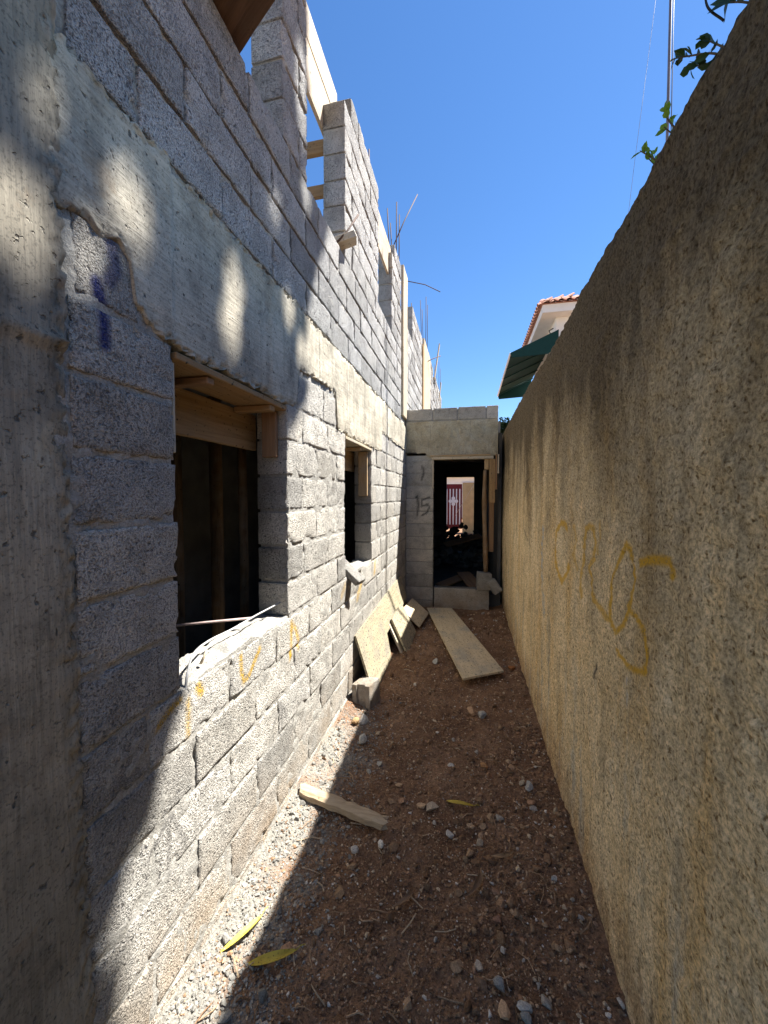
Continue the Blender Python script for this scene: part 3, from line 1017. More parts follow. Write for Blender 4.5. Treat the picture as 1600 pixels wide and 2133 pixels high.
# upper openings
b3('lintel_form', XI - .03, XI - .003, 1.80, 3.19, 4.43, 4.755, PINE_PALE, 'lower pale lintel form board over the upper window opening', rough=.004, cuts=4)
b3('lintel_form', XI - .032, XI - .001, 1.80, 3.16, 4.76, 4.98, PINE_PALE, 'upper pale lintel form board over the upper window opening', rough=.004, cuts=4)
b3('cross_rail', XI - .30, XI + .02, 2.93, 2.97, 4.335, 4.435, PINE_MID, 'upper short cross rail seen through the upper window opening', 'rail', cuts=0)
b3('cross_rail', XI - .30, XI + .02, 2.93, 2.97, 4.01, 4.095, PINE_MID, 'lower short cross rail seen through the upper window opening', 'rail', cuts=0)
b3('lintel_form', XI + .10, XI + .125, 3.90, 4.85, 4.34, 4.72, PINE_PALE, 'pale form board over the narrow upper opening further along', rough=.004, cuts=4)
plank('sill_plank', (-.90, 1.30, 3.495), (.55, -.30, 0), (.5, .9, 0), .42, .31, .03, mat_wood('dark_brown_plank', (0.085, 0.05, 0.03), (0.15, 0.09, 0.055), (0.02, 0.015, 0.01), (2, 40, 40), 0.66, stain=0.5, stainc=(0.12, 0.09, 0.065)), 'dark brown plank jutting out over the alley, top left', 'plank', rough=.004, cuts=3)  # darker, greyer brown than the other formwork boards
plank('form_offcut', (XL - .03, 2.79, 3.53), (.8, .25, .35), (-.2, 1, 0), .26, .10, .05, PINE_PALE, 'pale wood offcut resting on the sill of the upper opening', 'offcut', rough=.002, cuts=1)
b3('column_form', XL - .02, XL + .018, 5.40, 5.76, 2.80, 4.87, PINE_PALE, 'tall narrow pine column form above the passage corner', rough=.004, cuts=5)
b3('column_form', XL - .03, XL + .02, 7.80, 8.00, 2.80, 4.70, PINE, 'second column form board further along the upper wall', rough=.004, cuts=3)
b3('column_form', XL - .03, XL + .015, 8.02, 9.3, 3.0, 4.9, PINE_PALE, 'wide pale form sheet beyond the second column form', rough=.004, cuts=3)
plank('brace_board', (-.80, 9.9, 5.05), (.25, .5, 2.2), (0, 1, 0), .95, .09, .025, PINE_PALE, 'thin brace board slanting up beyond the far wall top', 'board')
plank('brace_board', (-.84, 11.6, 4.75), (.1, .3, 1.2), (0, 1, 0), .55, .09, .025, PINE_PALE, 'short brace board at the far end of the wall top', 'board')


# reinforcing bars
def rod(name, pts, r, m, label, cat='rebar', n=7, group=None, sm=False, parent=None):
    pts = smooth_path(pts, 10) if sm else np.asarray(pts, float)
    c = pts[0].copy()
    V, F = tube(pts, r, n)
    o = bpy.data.objects.new(name, mesh(name, V - c, F))
    o.data.materials.append(m)
    o.location = c
    COL.objects.link(o)
    if parent is not None:
        o.parent = parent
        o.matrix_parent_inverse = Matrix.Translation(-Vector(parent.location))
    return tag(o, label, cat, group)


def cage(y, x, z0, z1, dy, dx, label, lean=0.0):
    t = empty('rebar_cage', (x, y, z0), label, 'rebar')
    for k, (sx, sy, e) in enumerate([(-1, -1, 0), (1, -1, .06), (-1, 1, -.05), (1, 1, .04)]):
        xx, yy = x + sx * dx, y + sy * dy
        rod('bar', [(xx, yy, z0), (xx + .01, yy + lean, (z0 + z1) / 2), (xx + .012 * sx, yy + lean * 2.2, z1 + e)], .007, RUST, None, None, 6, parent=t)
    for z in (z0 + .42 * (z1 - z0) * .4, z0 + .58 * (z1 - z0) * .6):
        rod('stirrup', [(x - dx, y - dy, z), (x + dx, y - dy, z + .01), (x + dx, y + dy, z), (x - dx, y + dy, z - .01), (x - dx, y - dy, z)], .005, RUST, None, None, 5, parent=t)
    return t


cage(5.15, -1.0, 4.55, 5.40, .10, .05, 'rusty column rebar cage above the middle of the upper wall')
cage(8.75, -1.0, 4.6, 5.95, .16, .05, 'rusty column rebar cage above the second column form')
cage(12.6, -1.0, 4.6, 5.8, .3, .06, 'rusty rebar cage at the far end of the wall')
rod('loose_rebar', [(-1.0, 5.0, 4.82), (-.88, 5.28, 5.36), (-.74, 5.6, 5.93)], .007, RUST, 'loose rebar slanting up beside the middle rebar cage')
rod('loose_rebar', [(-.92, 5.80, 4.86), (-.66, 5.9, 4.83), (-0.44, 6.0, 4.75)], .006, RUST, 'single rebar jutting out over the alley from the column form')
rod('loose_rebar', [(XL - .03, 2.70, 3.47), (XL + .03, 2.78, 3.60), (XL + .09, 2.88, 3.78)], .007, RUST, 'single rebar poking up from the upper window sill')
rod('starter_bar', [(XL - .05, 3.75, 4.75), (XL - .05, 3.75, 5.02)], .007, RUST, 'short starter bar on the stepped wall top')
rod('starter_bar', [(XL - .05, 6.6, 4.75), (XL - .05, 6.6, 4.93)], .007, RUST, 'short starter bar above the far upper wall')
rod('loose_rebar', [(-.95, 8.6, 4.6), (-.80, 8.9, 4.78), (-.66, 9.2, 4.93)], .009, RUST, 'thin bent rebar beside the far brace board')

# bars and cable on the near window sill
STEEL = mat_plain('dusty_grey_cable', (0.42, 0.41, 0.39), 0.6, 0.2, 30)
rod('bent_cable', [(-.925, 1.095, 1.00), (-.935, 1.12, 1.055), (-.99, 1.22, 1.075), (-1.03, 1.36, 1.068), (-1.03, 1.52, 1.062), (-1.01, 1.70, 1.075), (-.965, 1.88, 1.095)], .0045, STEEL, 'grey cable lying curved along the near window sill', 'cable', 8, sm=True)
rod('rebar_piece', [(-1.30, 1.42, 1.085), (-1.14, 1.55, 1.078), (-1.02, 1.66, 1.068)], .006, mat_plain('pinkish_steel', (.40, .30, .27), .55, .2, 40), 'straight pinkish rod crossing the near window sill inwards', 'rod', 8)
rod('wood_peg', [(-.975, 1.235, 1.03), (-.965, 1.262, 1.075)], .005, PINE_PALE, 'tiny pale peg standing in the near sill mortar', 'peg', 6)
# broken slab on the far sill
me = box_me('broken_slab', .26, .13, .05, .004, .002, 3, 5)
me.materials.append(BLOCK)
o = bpy.data.objects.new('broken_slab', me)
COL.objects.link(o)
o.matrix_basis = frame_mat((-.925, 2.93, 1.055), (.62, -.12, -.50), (.15, 1, 0))
tag(o, 'broken pale concrete slab hanging over the far window sill', 'slab')

# ------------------------------------------------------------------ timber at the doorway
Y0 = YE - .02
b3('door_head_form', -.53, .35, Y0 - .02, Y0 + .12, 2.195, 2.235, PINE_PALE, 'long horizontal timber under the lintel of the doorway', rough=.003, cuts=3)
b3('door_head_strip', -.545, .31, Y0 - .035, Y0 - .012, 2.236, 2.258, PINE, 'thin strip along the top of the doorway timber', 'strip', cuts=2)
b3('jamb_strip', -.522, -.500, Y0 - .01, Y0 + .015, 1.77, 2.190, PINE_PALE, 'narrow upright strip at the left jamb of the doorway', 'strip', cuts=1)
b3('hanging_board', .225, .285, Y0 + .02, Y0 + .045, 2.04, 2.192, PINE, 'short hanging board over the top of the round door post')
b3('hanging_board', .292, .375, Y0 - .005, Y0 + .022, 1.56, 2.190, PINE_MID, 'long upright board right of the round door post', rough=.003, cuts=2)
b3('hanging_board', .378, .402, Y0 - .01, Y0 + .02, 1.75, 2.255, PINE_DARK, 'narrow dark upright board beside the boundary wall at the doorway', cuts=1)
b3('hanging_board', .408, .425, Y0 - .03, Y0 + .0, 1.98, 2.25, PINE_PALE, 'outermost thin strip between doorway and boundary wall', 'strip', cuts=1)
b3('back_board', .30, .37, Y0 + .10, Y0 + .13, .84, 1.60, PINE_DARK, 'dim board standing behind the right side of the doorway', cuts=1)
zz_ = np.linspace(.55, 2.03, 16)
pp = np.stack([.245 + .012 * np.sin(zz_ * 3) + (zz_ - 1.3) * -.005, np.full(16, Y0 + .06), zz_], 1)
c0 = pp[0].copy()
V, F = tube(pp, .034 + .004 * np.sin(zz_ * 9) - (zz_ - .5) * .002, 12)
V = V + (fb(V, 30, 2, 3)[:, None] - .5) * .006
o = bpy.data.objects.new('round_post', mesh('round_post', V - c0, F)); o.data.materials.append(POLE_WOOD); o.location = c0
COL.objects.link(o); tag(o, 'round rough wooden post propping the doorway head', 'post')
for (cx, cy, cz, s, e1, lab) in [(.235, Y0 + .05, .42, (.20, .17, .24), (1, .1, -.06), 'upright broken block under the round door post'),
                                 (.375, Y0 - .02, .36, (.13, .15, .20), (.8, .2, .55), 'tilted broken block beside the one under the door post')]:
    me = box_me('broken_block', *s, .006, .006, 3, random.randint(0, 99)); me.materials.append(BLOCK)
    o = bpy.data.objects.new('broken_block', me); COL.objects.link(o); o.matrix_basis = frame_mat((cx, cy, cz), e1, (0, 1, 0))
    tag(o, lab, 'block')

# ------------------------------------------------------------------ inside the rooms: props, boards, rubble
for k, (x, y, r, lab) in enumerate([(-1.75, 2.02, .035, 'thin dark wooden prop nearest the near window'), (-2.0, 2.75, .05, 'middle wooden prop inside the near window'),
                                    (-1.55, 2.42, .03, 'slim prop right of middle inside the near window'), (-2.4, 2.55, .045, 'rearmost wooden prop inside the near window'),
                                    (-1.6, 3.9, .04, 'wooden prop inside the far window')]):
    rod('wooden_prop', [(x, y, .05), (x + .01, y, 1.2), (x - .01, y + .02, 2.45)], r, POLE_WOOD, lab, 'prop', 8)
b3('stacked_panel', -2.55, -2.51, 2.28, 2.72, .1, 1.70, WHITE, 'pale panel standing in the dark room behind the near window', 'panel')

# rubble and boards on the passage floor
ra = Acc()
ico = bmesh.new(); bmesh.ops.create_icosphere(ico, subdivisions=2, radius=1.0)
ICV = np.array([v.co[:] for v in ico.verts]); ICF = np.array([[v.index for v in f.verts] for f in ico.faces]); ico.free()
ico = bmesh.new(); bmesh.ops.create_icosphere(ico, subdivisions=1, radius=1.0)
IC1V = np.array([v.co[:] for v in ico.verts]); IC1F = np.array([[v.index for v in f.verts] for f in ico.faces]); ico.free()


def stone_v(base, seed, rough=.35, flat=None):
    r = np.random.default_rng(seed)
    V = base * (1 + (fb(base + seed * 3.7, 1.3, 2, seed % 97) - .5)[:, None] * 2 * rough)
    for _ in range(7):
        n = r.normal(size=3); n /= np.linalg.norm(n); d = r.uniform(.36, .74)
        t = V @ n; V = V - np.maximum(t - d, 0)[:, None] * n
    s = r.uniform(.65, 1.2, 3); s[2] *= flat or r.uniform(.6, .95)
    a = r.uniform(0, 6.28); c, sn = math.cos(a), math.sin(a)
    return (V * s) @ np.array([[c, sn, 0], [-sn, c, 0], [0, 0, 1]])


for k in range(240):
    y = rng.uniform(8.0, 10.1); x = rng.uniform(-.9, .42)
    prof = max(0, 1 - abs(y - 9.3) / 1.5) * .86
    z = .18 + prof * rng.uniform(.1, 1.0)
    s = rng.uniform(.05, .17)
    g = rng.uniform(.05, .16)
    ra.add(stone_v(IC1V, 900 + k) * s + [x, y, z], IC1F, col=(g, g * .95, g * .88))
o = obj('rubble_heap', ra.mesh('rubble_heap', False), STONE)
tag(o, 'dark heap of broken rubble inside the passage', kind='stuff')
for (c, ex, sx, lab) in [((-.20, 6.6, .24), (.5, .9, .05), .9, 'left dim board lying on the passage floor'), ((.05, 6.4, .27), (-.25, 1, .08), 1.0, 'right dim board lying on the passage floor'),
                         ((-.1, 8.3, .72), (1, .35, .25), .8, 'dim plank slanting over the rubble in the passage')]:
    plank('floor_board', c, ex, (1, -.4, 0), sx, .22, .025, PINE_DARK, lab, 'board', cuts=1)

# ------------------------------------------------------------------ yard seen through the passage
REDM = mat_plain('maroon_metal', (0.16, 0.018, 0.022), 0.45, 0.1, 6)
GREYW = mat_plain('white_metal', (0.75, 0.75, 0.78), 0.5, 0.05, 6)
TANW = mat_plain('tan_yard_plaster', (0.52, 0.38, 0.20), 0.9, 0.12, 5, bump=.004)
gate = empty('yard_gate', (-.65, 17.9, 0), 'maroon metal gate with white bars and white clover emblem in the yard', 'gate')
gpanel = shell('panel', -1.12, -.27, 17.90, 17.94, .15, 2.20, REDM, gate)
for k in range(5):
    x = -.98 + k * .145
    shell('bar', x, x + .052, 17.868, 17.895, .35, 1.98, GREYW, gpanel)
cv = Acc()
for (dx, dz) in ((0, .13), (0, -.13), (.13, 0), (-.13, 0), (0, 0)):
    th = np.linspace(0, 2 * math.pi, 20, endpoint=False)
    for yy in (0,):
        ring = np.stack([-.66 + dx + .085 * np.cos(th), np.full(20, 17.845), 1.42 + dz + .085 * np.sin(th)], 1)
        back = ring + [0, .02, 0]
        Vc = np.concatenate([ring, back, [[-.66 + dx, 17.843, 1.42 + dz]]])
        kk = np.arange(20); k2 = (kk + 1) % 20
        cv.add(Vc, [np.stack([kk, k2, 20 + k2, 20 + kk], 1), np.stack([np.full(20, 40), kk, k2], 1)])
obj('clover_emblem', cv.mesh('clover_emblem', False), GREYW, gpanel)
yw_ = empty('yard_wall', (.2, 17.9, 0), 'tan plastered yard wall beside the maroon gate', 'wall')
shell('wall_panel', -.25, 3.4, 17.88, 18.05, -.1, 2.26, TANW, yw_)
shell('coping', -.27, 3.42, 17.85, 18.08, 2.262, 2.33, WHITE, yw_)
shell('gate_pier', -1.34, -1.14, 17.88, 18.05, -.1, 2.3, TANW, yw_)
shell('wall_panel', -6.4, -1.36, 17.885, 18.045, -.1, 2.26, TANW, yw_)
far_h = empty('street_house', (0, 30, 0), 'white house front with flat roof beyond the maroon gate', 'house')
shell('wall', -7, 6, 30, 36, 0, 3.1, WHITE, far_h)
shell('roof_edge', -7.3, 6.3, 29.6, 36.3, 3.102, 3.32, WHITE, far_h)
for x in (-4.2, -2.2, -.4, 1.4):
    w_ = shell('window', x, x + 1.1, 29.96, 29.998, 1.5, 2.5, mat_plain('dark_glass', (.03, .035, .04), .1, .1), far_h)
rod('guy_line', [(-.48, 15.2, .9), (.36, 15.0, 2.35)], .008, mat_plain('pale_rope', (.6, .5, .38), .9), 'pale line slanting across the yard behind the passage', 'rope')

# ------------------------------------------------------------------ neighbour's house with tiled roof and awning
TERRA = mat_plain('terracotta', (0.30, 0.14, 0.095), 0.9, 0.4, 9, bump=.003)
nh = empty('tiled_house', (4.5, 14.3, 0), 'white house with red barrel tile roof behind the boundary wall', 'house')
WX, EX, EZ, YN, YF = 2.50, 2.0, 7.28, 12.0, 16.3
shell('wall', WX, 8.0, YN + .45, YF - .1, 0, EZ - .33, WHITE, nh)
shell('soffit_slab', EX + .06, 8.4, YN + .06, YF, EZ - .328, EZ - .10, WHITE, nh)
ROOF_S = .42
# roof: pan surface with barrel tiles on the two visible eaves
Vr = np.array([[EX, YN, EZ - .095], [8.4, YN, EZ - .095], [8.4, YF, EZ - .095], [EX, YF, EZ - .095], [5.0, YN + 2.0, EZ + 1.0], [5.0, YF - 2.0, EZ + 1.0]])
roof = obj('roof_deck', mesh('roof_deck', Vr, [np.array([[0, 1, 2, 3], [1, 2, 5, 4], [3, 0, 4, 5]]), np.array([[0, 1, 4], [2, 3, 5]])], False), TERRA, nh)


def barrel(L, r0, r1, n=8):
    th = np.linspace(0, math.pi, n)
    V = []
    for x, r in ((0, r0), (L, r1)):
        for rr in (r, r - .014):
            V.append(np.stack([np.full(n, x), np.cos(th) * rr, np.sin(th) * rr * .8], 1))
    V = np.concatenate(V)
    k = np.arange(n - 1)
    q = lambda a, b: np.stack([a * n + k, a * n + k + 1, b * n + k + 1, b * n + k], 1)
    return V, [q(0, 2), q(1, 3), q(0, 1), q(2, 3)]


TV, TF = barrel(.42, .085, .105)
tme = mesh('roof_tile', TV, TF, True)
tme.materials.append(TERRA)


def tile(p, up):
    o = bpy.data.objects.new('roof_tile', tme)
    COL.objects.link(o)
    o.parent = roof
    ex = Vector(up).normalized()
    side = Vector((0, 0, 1)).cross(ex).normalized()
    M = Matrix((ex, side, ex.cross(side))).transposed().to_4x4()
    M.translation = Vector(p)
    o.matrix_basis = M
    return o


for k in range(21):
    y = YN + .12 + k * .205
    for r in range(3):
        if y > YN + .1 + r * .2: tile((EX - .07 + r * .34, y, EZ - .10 + r * .125), (.94, 0, .35))
for k in range(10):
    x = EX + .1 + k * .215
    for r in range(3):
        if x > EX + r * .3: tile((x, YN - .07 + r * .34, EZ - .10 + r * .17), (0, .9, .45))
# bracket of a lamp on the wall corner
rod('wall_bracket', [(2.36, 12.42, 6.45), (2.30, 12.38, 6.55), (2.42, 12.4, 6.62)], .018, mat_plain('black_iron', (.02, .02, .02), .5), 'black iron bracket at the corner of the tiled house', 'bracket', 6)

GREEN = mat_plain('green_awning_cloth', (0.005, 0.036, 0.031), 0.85, 0.1, 10, bump=.001)
AW = empty('green_awning', (WX, 14.4, 5.8), 'dark green awning on the white house behind the boundary wall', 'awning')
ax0, az0, ax1, az1, ya, yb = 1.17, 5.86, WX - .01, 6.42, 12.0, 16.9


def sheet(name, pts, th, m, parent):
    p = [Vector(v) for v in pts]
    n = (p[1] - p[0]).cross(p[2] - p[0]).normalized() * th
    V = [tuple(v) for v in p] + [tuple(v + n) for v in p]
    k = len(p)
    me = bpy.data.meshes.new(name)
    me.from_pydata(V, [], [list(range(k))[::-1], list(range(k, 2 * k))] + [[i, (i + 1) % k, k + (i + 1) % k, k + i] for i in range(k)])
    me.materials.append(m)
    return link(bpy.data.objects.new(name, me), parent)


sheet('canopy', [(ax0, ya, az0), (ax0, yb, az0), (ax1, yb, az1), (ax1, ya, az1)], .012, GREEN, AW)
sheet('side_panel', [(ax0, ya - .004, az0 - .012), (ax1, ya - .004, az1), (ax1, ya - .004, az0 - .10), (ax0 + .05, ya - .004, az0 - .14)], .01, GREEN, AW)
sheet('side_panel', [(ax0, yb, az0), (ax1, yb, az1), (ax1, yb, az0 - .10), (ax0 + .05, yb, az0 - .16)], .01, GREEN, AW)
for k in range(5):
    y = ya + .3 + k * 1.05
    rod('rib', [(ax0 + .02, y, az0 - .05), (ax1, y, az1 - .06)], .022, GREEN, None, None, 6, parent=AW)
rod('front_rail', [(ax0, ya, az0 - .02), (ax0, yb, az0 - .02)], .03, GREYW, None, None, 6, parent=AW)

# ------------------------------------------------------------------ plants
def leaf_quads(C, D, N, L, Wd):
    """bent two-quad leaves: centre base C, direction D, normal N (M,3); length L, width Wd (M,)"""
    D = D / (np.linalg.norm(D, axis=1)[:, None] + 1e-9)
    Sd = np.cross(D, N); Sd /= np.linalg.norm(Sd, axis=1)[:, None] + 1e-9
    Nn = np.cross(Sd, D)
    L = L[:, None]; Wd = Wd[:, None]
    v = [C, C + D * L * .3 + Sd * Wd * .42 + Nn * L * .07, C + D * L * .68 + Sd * Wd * .46 + Nn * L * .05, C + D * L - Nn * L * .06,
         C + D * L * .68 - Sd * Wd * .46 + Nn * L * .05, C + D * L * .3 - Sd * Wd * .42 + Nn * L * .07, C + D * L * .5]
    V = np.stack(v, 1).reshape(-1, 3)
    b = np.arange(len(C))[:, None] * 7
    F4 = np.concatenate([b + [0, 1, 2, 6], b + [6, 2, 3, 4], b + [0, 6, 4, 5]])
    return V, [F4]


def crown(name, C, size, mat, parent, seed=0, droop=.3):
    r = np.random.default_rng(seed)
    n = len(C)
    D = r.normal(size=(n, 3)); D[:, 2] -= droop
    N = r.normal(size=(n, 3)); N[:, 2] += 1.2
    D = D / np.linalg.norm(D, axis=1)[:, None]
    C = C - D * size * .5
    V, F = leaf_quads(C, D, N, size * r.uniform(.7, 1.3, n), size * .5 * r.uniform(.8, 1.2, n))
    rv = np.repeat(r.random(n), 7)
    return obj(name, mesh(name, V, F, False, dict(rnd=rv)), mat, parent)


# the tall tree behind the boundary wall whose crown shades the near end of the block wall
tree = empty('shade_tree', (3.4, 2.0, 0), 'tall leafy tree behind the boundary wall shading the near blocks', 'tree')
sh = [(-.6, .72), (.2, .80), (.35, .86), (.5, .89), (.81, 1.02), (1.0, 1.12), (1.45, 1.45), (1.85, 1.86), (2.34, 2.12), (2.76, 2.12), (3.09, 2.32), (3.5, 2.58), (4.4, 2.66), (6.0, 2.72)]
holes = [(.91, 2.44, .04, .075), (.69, 2.49, .008, .03), (.61, 2.20, .05, .08), (.79, 2.25, .03, .06), (1.40, 2.49, .035, .07), (1.385, 2.34, .035, .06), (2.03, 2.46, .03, .07), (2.03, 2.45, .04, .08), (.70, 1.74, .0, .02),
         (1.86, 2.62, .03, .08), (2.08, 3.9, .05, .25), (2.12, 3.4, .04, .1), (1.75, 3.05, .03, .05)]
n = 80000
trng = np.random.default_rng(21)
Y0_ = trng.uniform(-1.1, 3.0, n); Z0_ = trng.uniform(-.6, 6.0, n); s_ = trng.normal(3.55, .38, n).clip(2.9, 4.5)
q = np.stack([Y0_ * 0, Y0_, Z0_], -1)
lim = np.interp(Z0_, [a for a, b in sh], [b for a, b in sh]) + (fb(q, 3.5, 3, 7) - .5) * .30 - .05
cl = fb(np.stack([s_, Y0_, Z0_], -1), 2.2, 2, 77)
keep = (Y0_ < lim) & (cl > .15)
for (hy, hz, ry, rz) in holes:
    keep &= (((Y0_ - hy) / (ry + .05)) ** 2 + ((Z0_ - hz) / (rz + .055)) ** 2) > 1
C = np.stack([XL + s_, Y0_ + .70 * s_, Z0_ + 2.05 * s_], 1)[keep]
crown('crown', C, .095, LEAF, tree, 3)
tr = Acc()
trunk = smooth_path([(3.4, 2.0, -.1), (3.3, 2.1, 2.5), (3.1, 2.3, 5.2), (2.8, 2.6, 8.0), (2.7, 2.8, 10.5)], 8)
tr.add(*tube(trunk, np.linspace(.19, .05, len(trunk)), 9))
Ck = np.stack([XL + s_, Y0_ + .70 * s_, Z0_ + 2.05 * s_, Y0_, Z0_], 1)[keep & (Y0_ < .45)]
for k in range(26):
    i = trng.integers(12, len(trunk) - 1)
    e = Ck[trng.integers(0, len(Ck)), :3]
    mid = (trunk[i] + e) / 2 + trng.normal(size=3) * .15
    pth = smooth_path([trunk[i], mid, e], 5)
    tr.add(*tube(pth, np.linspace(.045, .008, len(pth)), 6))
obj('trunk', tr.mesh('trunk'), BARK, tree)

# creepers that hang over the top of the boundary wall
def sprig(name, root, twigs, size, mat, label, seed):
    t = empty(name, root, label, 'plant')
    r = np.random.default_rng(seed)
    st = Acc(); Cs, Ds = [], []
    for tw in twigs:
        pth = smooth_path(tw, 6)
        st.add(*tube(pth, np.linspace(.0028, .0012, len(pth)), 5))
        for i in range(3, len(pth), 2):
            d = pth[min(i + 1, len(pth) - 1)] - pth[i - 1]
            d = d / (np.linalg.norm(d) + 1e-9)
            for sgn in (-1, 1):
                Cs.append(pth[i]); Ds.append(d * .7 + sgn * r.normal(size=3) * .6)
    obj('stem', st.mesh('stem'), BARK, t)
    Cs, Ds = np.array(Cs), np.array(Ds); n = len(Cs)
    N = r.normal(size=(n, 3)); N[:, 0] -= .6; N[:, 1] -= .8
    V, F = leaf_quads(Cs, Ds, N, size * r.uniform(.7, 1.2, n), size * .62 * r.uniform(.8, 1.2, n))
    obj('leaves', mesh('leaves', V, F, False, dict(rnd=np.repeat(r.random(n), 7))), mat, t)


sprig('creeper', (.55, 1.02, 2.62), [[(.56, 1.02, 2.60), (.53, 1.04, 2.65), (.495, 1.075, 2.69), (.475, 1.10, 2.715)], [(.56, 1.0, 2.60), (.535, 1.03, 2.655), (.51, 1.05, 2.70)], [(.56, 1.03, 2.60), (.53, 1.06, 2.65), (.50, 1.09, 2.675)]],
      .028, LEAF_DK, 'creeper with round leaves hanging over the wall near the top right corner', 5)
sprig('creeper', (.56, .95, 2.62), [[(.57, .93, 2.60), (.54, .955, 2.655), (.51, .97, 2.68)]], .04, LEAF_DK, 'small dark leaf cluster on the wall top in the extreme corner', 6)
sprig('wall_weed', (.54, 1.19, 2.62), [[(.54, 1.19, 2.60), (.505, 1.185, 2.645), (.495, 1.19, 2.675)], [(.54, 1.20, 2.60), (.505, 1.21, 2.65)], [(.54, 1.21, 2.60), (.515, 1.20, 2.665)]], .024, LEAF_YG, 'upper bright green weed sprouting from the boundary wall top', 8)
sprig('wall_weed', (.54, 1.29, 2.62), [[(.54, 1.28, 2.60), (.505, 1.29, 2.64), (.48, 1.295, 2.665)], [(.54, 1.30, 2.60), (.505, 1.31, 2.655)], [(.54, 1.31, 2.60), (.51, 1.30, 2.665)]], .024, LEAF_YG, 'lower bright green weed sprouting from the boundary wall top', 9)
rod('hanging_wire', [(.52, .99, 2.665), (.485, .985, 2.70), (.48, .98, 2.76), (.47, .99, 2.86), (.48, .99, 3.2)], .0022, mat_plain('black_wire', (.02, .02, .02), .5), 'black wire hanging down to the wall top in the corner', 'wire', 6, sm=True)

# slender mast behind the wall with its thin guy wire
rod('slender_mast', [(3.02, 7.08, 0), (3.005, 7.08, 7.0), (2.985, 7.08, 12.5)], .021, mat_plain('galvanised_pipe', (.14, .13, .16), .7, .15, 4), 'slender grey mast rising behind the boundary wall', 'mast', 8)
rod('mast_cable', [(3.075, 7.08, 1.0), (3.06, 7.08, 7.0), (3.01, 7.08, 12.4)], .007, mat_plain('dark_cable', (.06, .06, .08), .5), 'thin cable running down beside the slender mast', 'cable', 5)
rod('guy_wire', [(2.83, 7.08, 9.8), (2.55, 7.1, 6.9), (2.2, 7.1, 3.0)], .003, mat_plain('grey_wire', (.25, .25, .28), .5), 'hair thin guy wire left of the slender mast', 'wire', 5)

# dark clipped hedge beyond the passage
hedge = empty('hedge', (1.5, 14.2, 0), 'dark green hedge top between the passage and the boundary wall', 'hedge')
hb = Acc()
C = np.stack([rng.uniform(.75, 2.1, 9000), rng.uniform(13.6, 14.6, 9000), rng.uniform(2.5, 4.25, 9000)], 1)
C[:, 2] += (fb(C * [1, 1, 0], 2.5, 2, 4) - .5) * .25
crown('foliage', C, .10, LEAF_DK, hedge, 11)
shell('stem_mass', .95, 1.95, 13.8, 14.4, 0, 3.9, mat_plain('hedge_inner', (.015, .025, .01), .95), hedge)

# ------------------------------------------------------------------ things lying in the alley
def ply_poly(name, pts, th, m, label, ex, ey, cat='board'):
    """flat sheet cut to polygon pts (world), thickness th; local axes ex, ey for the grain"""
    p0 = Vector(pts[0])
    Mf = frame_mat(p0, ex, ey)
    inv = Mf.inverted()
    lp = [inv @ Vector(p) for p in pts]
    bm = bmesh.new()
    a = [bm.verts.new((v.x, v.y, 0)) for v in lp]
    f = bm.faces.new(a)
    r = bmesh.ops.extrude_face_region(bm, geom=[f])
    for v in [g for g in r['geom'] if isinstance(g, bmesh.types.BMVert)]: v.co.z += th
    bmesh.ops.recalc_face_normals(bm, faces=bm.faces)
    me = bpy.data.meshes.new(name); bm.to_mesh(me); bm.free()
    me.materials.append(m)
    o = bpy.data.objects.new(name, me); COL.objects.link(o); o.matrix_basis = Mf
    return tag(o, label, cat)


A, B = Vector((XL + .02, 3.02, .50)), Vector((XL + .02, 5.14, .57))
dn = Vector((.17, .02, -.55))
ply_poly('leaning_sheet', [A, A + dn * .99, A + dn * .99 + Vector((0, .70, .01)), A + dn * .52 + Vector((0, .82, .02)), B + dn * .55, B],
         .018, PLY, 'large pale plywood sheet leaning on the sunlit block wall', (B - A), dn)
for k, (off, lab) in enumerate([((0, 0, 0), 'front short pale board leaning on the plywood sheet'), ((-.05, -.03, .0), 'rear short board tucked behind the front leaning one')]):
    off = Vector(off)
    a = Vector((-.80, 4.06, .32)) + off
    b_ = Vector((-.80, 4.70, .34)) + off
    d2 = Vector((.20, -.14, -.32))
    ply_poly('short_board', [a, a + d2, b_ + d2, b_ + Vector((.02, -.05, 0)), b_], .02, PLY if k == 0 else PINE_PALE, lab, (b_ - a), d2)
plank('short_board', (-.66, 4.95, .14), (.1, 1, .02), (.5, 0, -.4), .55, .30, .02, PLY_OLD, 'shaded board leaning behind the short pale boards', 'board', cuts=1)
g_ = [(-.56, 5.40), (-.03, 3.35), (.33, 3.58), (-.22, 5.48)]
zf = .035
ply_poly('lying_sheet', [Vector((x, y, zf + (.02 if y > 5 else 0))) for x, y in g_], .018, PLY_OLD, 'long plywood sheet lying flat on the soil before the doorway', Vector((.5, -2, 0)), Vector((1, .25, 0)))
